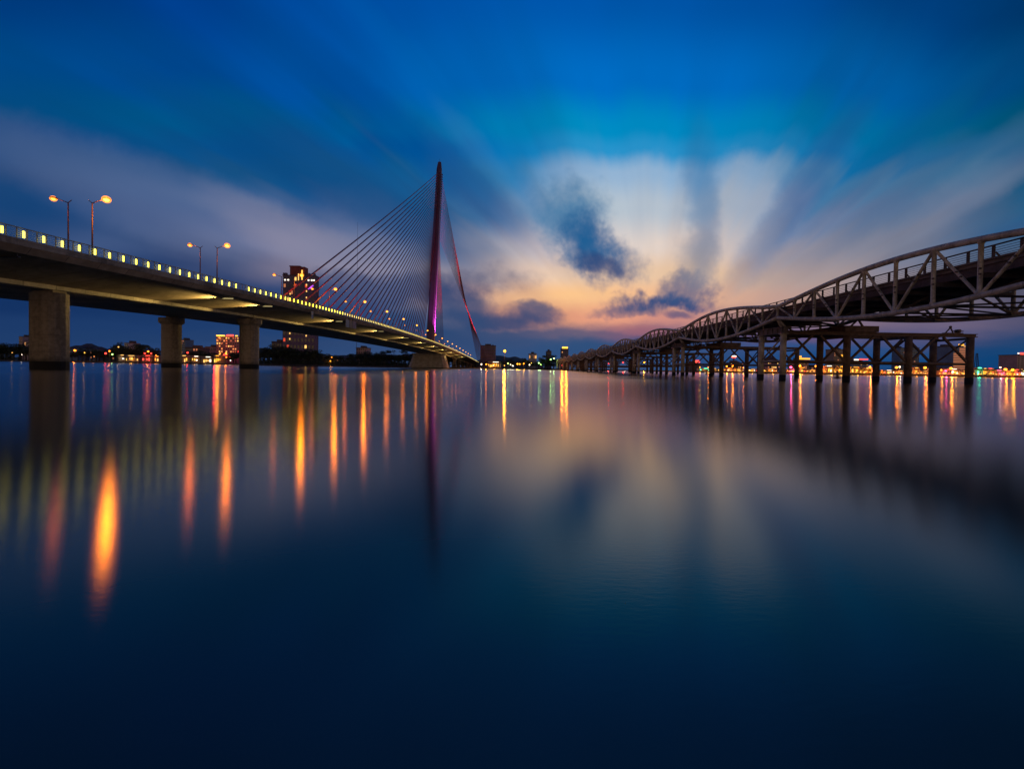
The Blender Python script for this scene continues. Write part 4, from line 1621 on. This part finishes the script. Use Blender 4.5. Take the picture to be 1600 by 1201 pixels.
# right edge tower with red sign
th, W, H = building('hotel', 'pale tower with red roof sign at the right edge of the picture', 'hotel', 1588, 1625, 555, 420, M['wall_pink'],
                    7, 8, 0.06, depth=16, parapet=False, winw=0.35)
sign(th, -W * 0.12, H + 1.4, W * 0.55, 1.7, 'e_red', 'roof_sign')
sign(th, -W * 0.47, H + 1.6, 1.2, 1.0, 'e_white', 'roof_light')
# orange crowned tower
th, W, H = building('tower', 'dark red tower with a glowing orange crown left of the truss bridge end', 'tower', 876.5, 887.5, 545, 620, M['wall_purple'],
                    4, 8, 0.10, depth=12, litm=('e_red', 'e_win'), parapet=False)
sign(th, 0, H + 1.7, W * 0.80, 2.2, 'e_orange2', 'lit_crown', 0.6)
for xx in (-3, 3):
    point((xx, 1.5, H + 4.2), 16000, (1.0, 0.24, 0.01), 0.7, th)
# thin spire
sp_ = thing('communication_tower', 'thin lattice tower behind the right end of the nearest trestle', 'tower', (gx(1525, 600), 600, LAND_Z))
bm = bmesh.new()
hh = gz(1525, 552, 600) - LAND_Z
for s in ((-1, -1), (1, -1), (1, 1), (-1, 1)):
    add_tube(bm, [(s[0] * 2.0, s[1] * 2.0, 0), (s[0] * 0.5, s[1] * 0.5, hh)], 0.35, 5)
for k in range(9):
    z = hh * k / 9
    w = 2.0 - 1.5 * k / 9
    w2 = 2.0 - 1.5 * (k + 1) / 9
    add_tube(bm, [(-w, -w, z), (w2, -w2, z + hh / 9)], 0.2, 4)
    add_tube(bm, [(w, -w, z), (-w2, -w2, z + hh / 9)], 0.2, 4)
obj('lattice', bm, M['wall_dark'], sp_)


# gabled houses on the left bank
def house(label, px0, px1, pyeave, pyridge, Y, wallm, seed):
    xa, xb = gx(px0, Y), gx(px1, Y)
    W = xb - xa
    He = gz(px0, pyeave, Y) - LAND_Z
    Hr = gz(px0, pyridge, Y) - LAND_Z
    th = thing('house', label, 'house', ((xa + xb) / 2, Y, LAND_Z))
    bm = bmesh.new()
    add_box(bm, -W / 2, W / 2, 0, 12, -0.2, He)
    obj('wall', bm, wallm, th)
    bm = bmesh.new()
    e = 0.8
    b4 = [bm.verts.new(p_) for p_ in ((-W / 2 - e, -e, He + .002), (W / 2 + e, -e, He + .002), (W / 2 + e, 12 + e, He + .002), (-W / 2 - e, 12 + e, He + .002))]
    r2 = [bm.verts.new((-W / 4, 6, Hr)), bm.verts.new((W / 4, 6, Hr))]
    bm.faces.new((b4[0], b4[1], r2[1], r2[0]))
    bm.faces.new((b4[2], b4[3], r2[0], r2[1]))
    bm.faces.new((b4[1], b4[2], r2[1]))
    bm.faces.new((b4[3], b4[0], r2[0]))
    bm.faces.new(b4[::-1])
    obj('roof', bm, M['roof'], th)
    n = max(2, int(W / 3.5))
    for c in range(n):
        for r in range(2):
            add_window(th, -W / 2 + (c + .5) * W / n, -0.003, He * (0.32 + 0.4 * r), 1.3, 1.3, M['glassd'] if R.random() > 0.25 else M['e_win2'])


house('long pale house with hipped roof just right of the first pier', 104, 121, 544, 539, 425, M['wall_blue'], 1)
house('house with the highest dark hipped roof right of the first pier', 122, 138, 542, 536, 435, M['wall_dark'], 2)
house('pale gable house second cluster right of the first pier', 139, 153, 546, 541, 425, M['wall_blue'], 3)
house('low dark roofed house before the narrow white building', 160, 180, 549, 543, 430, M['wall_dark'], 4)
house('small house at the shore below the pink block under the main span', 523, 541, 560, 556, 412, M['wall_blue'], 5)


# waterfront shops: lit fronts with awnings
def shop(label, px0, px1, pytop, m, Y=None, m2=None, group=None):
    if Y is None:
        Y = 380
        for _ in range(6):
            Y = coast_y(gx((px0 + px1) / 2, Y)) + 5
    xa, xb = gx(px0, Y), gx(px1, Y)
    W = xb - xa
    H = max(2.6, gz((px0 + px1) / 2, pytop, Y) - LAND_Z)
    th = thing('shop', label, 'shop', ((xa + xb) / 2, Y, LAND_Z), 0, group)
    bm = bmesh.new()
    add_box(bm, -W / 2, W / 2, 0, 7, -0.1, H)
    obj('wall', bm, M['wall_beige'], th)
    bm = bmesh.new()
    v = [bm.verts.new(p_) for p_ in ((-W / 2 - .2, -1.6, H * .70), (W / 2 + .2, -1.6, H * .70), (W / 2 + .2, -0.01, H * .82), (-W / 2 - .2, -0.01, H * .82),
                                     (-W / 2 - .2, -1.6, H * .73), (W / 2 + .2, -1.6, H * .73), (W / 2 + .2, -0.01, H * .85), (-W / 2 - .2, -0.01, H * .85))]
    for f in ((0, 3, 2, 1), (4, 5, 6, 7), (0, 1, 5, 4), (1, 2, 6, 5), (2, 3, 7, 6), (3, 0, 4, 7)):
        bm.faces.new([v[i] for i in f])
    obj('awning', bm, M['roof'], th)
    n = max(1, int(W / 1.5))
    for c in range(n):
        if R.random() < 0.3 and n > 2: continue
        add_window(th, -W / 2 + (c + .5) * W / n, -0.003, H * (0.38 + R.uniform(-.12, .12)), round(W / n * R.choice((.4, .6, .8)), 1), round(H * R.choice((.18, .3, .42)), 1), m if R.random() > 0.3 else (m2 or m), 'shop_window')
    bm = bmesh.new()
    so = R.uniform(-.2, .2) * W
    add_box(bm, so - W * 0.22, so + W * 0.22, -0.25, -0.02, H * 0.90, H * 0.99)
    obj('sign', bm, m2 or m, th)
    key = m.name
    mk = [k for k, v in M.items() if v is m][0]
    point((0, -1.2, H * 0.5), (26 if px0 < 700 else 55) * W * LK.get(mk, 1.2) * R.uniform(0.4, 1.6), LAMP_COL.get(mk, (1, .5, .1)), 0.5, th)
    return th


e = M
SH = [
 (1093, 1108, 578, 'e_win3', 'e_green', 'dim shopfront far left on the right bank, beside the green buoy'),
 (1112, 1124, 579, 'e_win3', 'e_yellow', 'yellow shopfront seen between the two dark piles of the second trestle'),
 (1126, 1134, 580, 'e_win', 'e_win3', 'small dim shopfront right of the second trestle piles'),
 (1137, 1147, 576, 'e_win3', 'e_orange', 'orange shopfront below the red disc tower'),
 (1148, 1160, 577, 'e_yellow', 'e_win3', 'warm shopfront just right of the one below the red disc tower'),
 (1168, 1180, 578, 'e_yellow', 'e_gold', 'golden shopfront between the second trestle end and the painted columns'),
 (1187, 1195, 577, 'e_yellow', 'e_yellow', 'bright yellow shopfront left of the rear painted column'),
 (1200, 1214, 577, 'e_gold', 'e_win3', 'shopfront seen between the two painted columns'),
 (1232, 1243, 578, 'e_yellow', 'e_pink', 'shopfront with pink sign right of the front painted column'),
 (1246, 1258, 575, 'e_win3', 'e_gold', 'shopfront under the golden roof sign'),
 (1262, 1276, 579, 'e_win', 'e_yellow', 'low dim shopfront right of the golden roof sign'),
 (1290, 1306, 572, 'e_yellow', 'e_white', 'large bright yellow restaurant front left half behind the first rusty piles'),
 (1307, 1319, 573, 'e_yellow', 'e_yellow', 'large bright yellow restaurant front right half'),
 (1330, 1347, 574, 'e_yellow', 'e_gold', 'wide yellow terrace below the red and white roof sign'),
 (1349, 1359, 576, 'e_gold', 'e_yellow', 'small golden kiosk right of the wide yellow terrace'),
 (1361, 1371, 576, 'e_win3', 'e_gold', 'kiosk just left of the third rusty pile'),
 (1380, 1396, 579, 'e_win3', 'e_white', 'low shopfront right of the third rusty pile'),
 (1397, 1412, 580, 'e_orange', 'e_win3', 'low orange shopfront left of the middle rusty pile'),
 (1426, 1436, 575, 'e_gold', 'e_yellow', 'tall golden shopfront just right of the middle rusty pile'),
 (1438, 1450, 580, 'e_win', 'e_win3', 'dim low shopfront under an orange lamp right of the golden one'),
 (1472, 1481, 580, 'e_win3', 'e_pink', 'shopfront with small pink sign right of the fifth rusty pile'),
 (1483, 1500, 577, 'e_yellow', 'e_white', 'cream lit tent-like restaurant below the lit office tower'),
 (1501, 1510, 580, 'e_win3', 'e_gold', 'small shopfront left of the outermost rusty pile'),
 (1522, 1534, 575, 'e_green', 'e_green', 'green and white lit kiosk right of the outermost rusty pile'),
 (1535, 1542, 576, 'e_gold', 'e_yellow', 'yellow shopfront touching the green lit kiosk'),
 (1543, 1553, 576, 'e_yellow', 'e_red', 'shopfront with red sign right of the green lit kiosk'),
 (1556, 1570, 579, 'e_pink', 'e_pink', 'pink and white lit low bar on the right bank'),
 (1572, 1584, 580, 'e_gold', 'e_yellow', 'golden shopfront between the pink bar and the right edge'),
 (1585, 1593, 578, 'e_pink', 'e_red', 'small pink kiosk near the right edge'),
 (1594, 1606, 580, 'e_white', 'e_greens', 'white lit kiosk cut by the right edge'),
 (284, 296, 556, 'e_yellow', 'e_win3', 'yellow cafe front just right of the second pier'),
 (299, 312, 557, 'e_yellow', 'e_white', 'second cafe front right of the second pier'),
 (314, 330, 558, 'e_win3', 'e_white', 'pale cafe front left of the lit hotel foot'),
 (334, 345, 556, 'e_yellow', 'e_gold', 'brightest cafe at the foot of the lit hotel'),
 (184, 194, 555, 'e_white', 'e_win3', 'white lit cafe below the narrow white building'),
 (196, 216, 556, 'e_yellow', 'e_win3', 'long warm cafe front right of the white lit cafe'),
 (222, 237, 556, 'e_red', 'e_red', 'red lit cafe left of the second pier'),
 (241, 248, 557, 'e_win3', 'e_orange', 'small cafe touching the second pier'),
 (762, 782, 566, 'e_yellow', 'e_white', 'long bright strip of shops at the end of the bridge'),
]
for (a, b, ty_, m1, m2, lb) in SH:
    shop(lb, a, b, ty_ - 1.0, M[m1], None, M[m2])


# small lamps on both banks
def make_bank_lamp():
    th = thing('promenade_lamp', 'x', 'street lamp')
    bm = bmesh.new()
    add_tube(bm, [(0, 0, -0.2), (0, 0, 1.0)], [0.12, 0.06], 6)
    obj('pole', bm, M['pole'], th)
    bm = bmesh.new()
    add_ball(bm, (0, 0, 1.0), 1.0, 10, 8)
    obj('globe', bm, M['e_orange'], th, True)
    return th


gl_me = {}



def bank_lamp(px_, py_i, r, mk, label, Y=None, grp='lamps on the river banks', boost=1.0):
    if Y is None:
        Y = 380
        for _ in range(6):
            Y = coast_y(gx(px_, Y)) + 2.5
    z = gz(px_, py_i, Y)
    th = thing('promenade_lamp', label, 'street lamp', (gx(px_, Y), Y, LAND_Z), 0, grp)
    hgt = max(0.6, z - LAND_Z)
    bm = bmesh.new()
    add_tube(bm, [(0, 0, -0.1), (0, 0, hgt - r * 0.9)], [0.16, 0.09], 6)
    obj('pole', bm, M['pole'], th)
    key = (round(r, 2), mk)
    if key not in gl_me:
        bm = bmesh.new()
        add_ball(bm, (0, 0, 0), r, 12, 8)
        me = bpy.data.meshes.new('globe')
        bm.to_mesh(me); bm.free()
        me.materials.append(M[mk])
        for p_ in me.polygons: p_.use_smooth = True
        gl_me[key] = me
    o = bpy.data.objects.new('globe', gl_me[key])
    COL.objects.link(o)
    o.parent = th
    o.location = (0, 0, hgt)
    point((0, -r - 0.42, hgt), 4800 * r * r * (LK.get(mk, 1.0)) * boost * (0.3 if px_ < 700 else 1.0), LAMP_COL.get(mk, (1, .4, .1)), 0.4, th)


LAMPS = [
 (19, 551, .4, 'e_win3', 'dim warm lamp in the grove at the left edge, higher one'),
 (34, 554, .4, 'e_white', 'pale lamp in the grove at the left edge, lower one'),
 (117, 547.5, 1.0, 'e_orange', 'large orange lamp right of the first pier'),
 (132, 551, .55, 'e_yellow', 'yellow lamp right of the large orange lamp by the first pier'),
 (147, 557, .5, 'e_win', 'faint low lamp midway between first and second pier'),
 (165, 552, .9, 'e_red', 'red glowing lamp left of the lime lamp'),
 (171, 548.5, .7, 'e_orange', 'orange red lamp above the lime lamp'),
 (175.5, 553.5, .7, 'e_greens', 'lime lamp left of the narrow white building'),
 (185, 542, .6, 'e_win3', 'highest pale lamp left of the narrow white building'),
 (231.5, 549, .8, 'e_orange', 'orange lamp above the red lit cafe'),
 (226, 552, .7, 'e_red', 'red lamp left above the red lit cafe'),
 (236, 552, .7, 'e_red', 'red lamp right above the red lit cafe'),
 (243.5, 555, .5, 'e_orange', 'small orange lamp touching the second pier'),
 (293, 551, .8, 'e_red', 'red lamp above the cafes right of the second pier'),
 (344, 552, .5, 'e_orange', 'left small orange lamp at the foot of the lit hotel'),
 (353, 552, .8, 'e_orange', 'larger orange lamp at the foot of the lit hotel'),
 (353.5, 558, .6, 'e_orange', 'lower orange lamp at the foot of the lit hotel'),
 (360, 563, .6, 'e_white', 'white lamp at the waterline left of the third pier'),
 (518, 558, .5, 'e_gold', 'golden lamp on the shore under the main span, upper one'),
 (516, 564, .6, 'e_gold', 'golden lamp on the shore under the main span, lower one'),
 (752, 569, .7, 'e_white', 'white lamp under the far end of the bridge'),
 (759.5, 569, .7, 'e_orange', 'orange lamp under the far end of the bridge'),
 (788, 571, .6, 'e_win3', 'low lamp straight below the big orange lamp'),
 (793.5, 567.5, .6, 'e_greens', 'greenish lamp right of the big orange lamp'),
 (797.5, 569.5, .5, 'e_white', 'small white lamp right of the greenish lamp in the park'),
 (801, 571.5, .7, 'e_white', 'white lamp low in the park right of the big orange lamp'),
 (808, 568.5, .7, 'e_yellow', 'yellow lamp of a close pair in the park, left'),
 (811.5, 568.5, .6, 'e_yellow', 'yellow lamp of a close pair in the park, right'),
 (818, 568, .6, 'e_gold', 'golden lamp in the park left of the white pavilion'),
 (827, 570, .7, 'e_white', 'white lamp in the park below the pavilion'),
 (830, 567, .5, 'e_yellow', 'small yellow lamp in the park below the pavilion'),
 (841.5, 567, .8, 'e_greens', 'green lamp right of the pavilion, upper one'),
 (844.5, 569.5, .6, 'e_greens', 'green lamp right of the pavilion, lower one'),
 (860, 561.5, .8, 'e_greens', 'left of two green lamps beside the dark block'),
 (865, 560, .8, 'e_greens', 'right of two green lamps beside the dark block'),
 (950.5, 568, .8, 'e_red', 'red lamp seen between far trestles left'),
 (973, 566, .9, 'e_red', 'red lamp seen between far trestles right'),
 (975, 572, .5, 'e_white', 'small white lamp low behind the far trestles'),
 (1006, 566, 1.0, 'e_gold', 'golden lamp seen through the third trestle'),
 (1042, 566, 1.1, 'e_gold', 'golden lamp just left of the second trestle columns'),
 (1041, 573, .5, 'e_white', 'small white lamp below the golden lamp by the second trestle'),
 (1093, 573.5, .5, 'e_yellow', 'small yellow lamp left of the green buoy'),
 (1106, 573.5, .6, 'e_orange', 'small orange lamp left of the second trestle piles'),
 (1135, 572, .8, 'e_orange', 'orange lamp left below the red disc tower'),
 (1144, 571.5, .9, 'e_orange', 'orange lamp right below the red disc tower'),
 (1161, 574.5, .6, 'e_orange', 'small orange lamp left of the second trestle end'),
 (1218, 573, .8, 'e_orange', 'orange lamp just left of the front painted column'),
 (1235, 573.5, 1.2, 'e_pink', 'large pink lamp right of the front painted column'),
 (1249, 571.5, 1.1, 'e_orange', 'large orange lamp right of the pink lamp'),
 (1274, 572, .9, 'e_orange', 'left lamp of an orange pair before the first rusty pile'),
 (1281, 572, 1.1, 'e_orange', 'right lamp of an orange pair before the first rusty pile'),
 (1316, 572.5, .8, 'e_gold', 'golden lamp over the restaurant before the second rusty pile'),
 (1358.5, 573.5, 1.0, 'e_orange', 'orange lamp above the small golden kiosk'),
 (1370, 575.5, .8, 'e_orange', 'orange lamp just left of the third rusty pile'),
 (1400, 574, 1.1, 'e_orange', 'orange lamp midway between third and fourth rusty piles'),
 (1405, 573, .7, 'e_white', 'white lamp right beside an orange lamp, third to fourth pile'),
 (1444.5, 574.5, 1.1, 'e_orange', 'orange lamp midway between fourth and fifth rusty piles'),
 (1470, 578, .7, 'e_orange', 'small orange lamp just right of the fifth rusty pile'),
 (1477, 579.5, .8, 'e_pink', 'pink lamp right of the fifth rusty pile'),
 (1485, 575.5, 1.1, 'e_orange', 'orange lamp below the lit office tower'),
 (1509, 577.5, .7, 'e_pink', 'pink lamp touching the outermost rusty pile'),
 (1562, 574, .6, 'e_white', 'bluish white lamp above the pink bar'),
 (1570, 577, 1.1, 'e_orange', 'orange lamp right above the pink bar'),
 (1581.5, 577.5, .9, 'e_gold', 'golden lamp near the right edge'),
]
for (a, b, r, mk, lb) in LAMPS:
    bank_lamp(a, b, r * 0.85, mk, lb)
bank_lamp(788, 548.5, 1.3, 'e_gold', 'big orange mast lamp alone between the two bridges', 400, None, 3.0)
# string of small lights along the right quay, countable bollard lamps
blm = bmesh.new()
add_box(blm, -0.16, 0.16, -0.16, 0.16, -0.1, 0.7)
bl0 = None
cols4 = ['e_yellow', 'e_gold', 'e_win3', 'e_orange']
heads = {}
for k in cols4 + ['e_red', 'e_white']:
    hb = bmesh.new()
    add_ball(hb, (0, 0, 1.0), 0.42, 8, 6)
    me = bpy.data.meshes.new('lamp_head')
    hb.to_mesh(me); hb.free()
    me.materials.append(M[k])
    heads[k] = me
me_post = bpy.data.meshes.new('post')
blm.to_mesh(me_post); blm.free()
me_post.materials.append(M['pole'])
pxs = 1132.0
while pxs < 1600:
    Y = 380
    for _ in range(6):
        Y = coast_y(gx(pxs, Y)) + 1.2
    th = thing('bollard_lamp', 'small warm lamp in the low row along the right quay', 'lamp', (gx(pxs, Y), Y, LAND_Z), 0, 'low lamps along the right quay')
    o = bpy.data.objects.new('post', me_post); COL.objects.link(o); o.parent = th
    k = R.choices(cols4 + ['e_red', 'e_white'], (5, 4, 5, 2, 0.6, 1))[0]
    o = bpy.data.objects.new('lamp_head', heads[k]); COL.objects.link(o); o.parent = th
    o.location = (0, 0, R.uniform(-0.1, 0.5))
    pxs += R.uniform(3.2, 7.5)

# buoys
for (bx, by, m_, lb) in ((1308.5, 62.0, 'rust', 'small dark channel buoy floating behind the nearest trestle'),
                         (1104.5, 118.0, 'buoy', 'small green channel buoy floating left of the second trestle piles')):
    th = thing('buoy', lb, 'buoy', (gx(bx, by + 40), by + 40, 0))
    bm = bmesh.new()
    add_tube(bm, [(0, 0, -0.3), (0, 0, 0.25)], [0.6, 0.75], 14)
    obj('float', bm, M[m_], th, True)
    bm = bmesh.new()
    add_tube(bm, [(0, 0, 0.25), (0, 0, 1.2)], [0.30, 0.12], 10)
    add_ball(bm, (0, 0, 1.35), 0.22, 8, 6)
    obj('topmark', bm, M[m_], th, True)
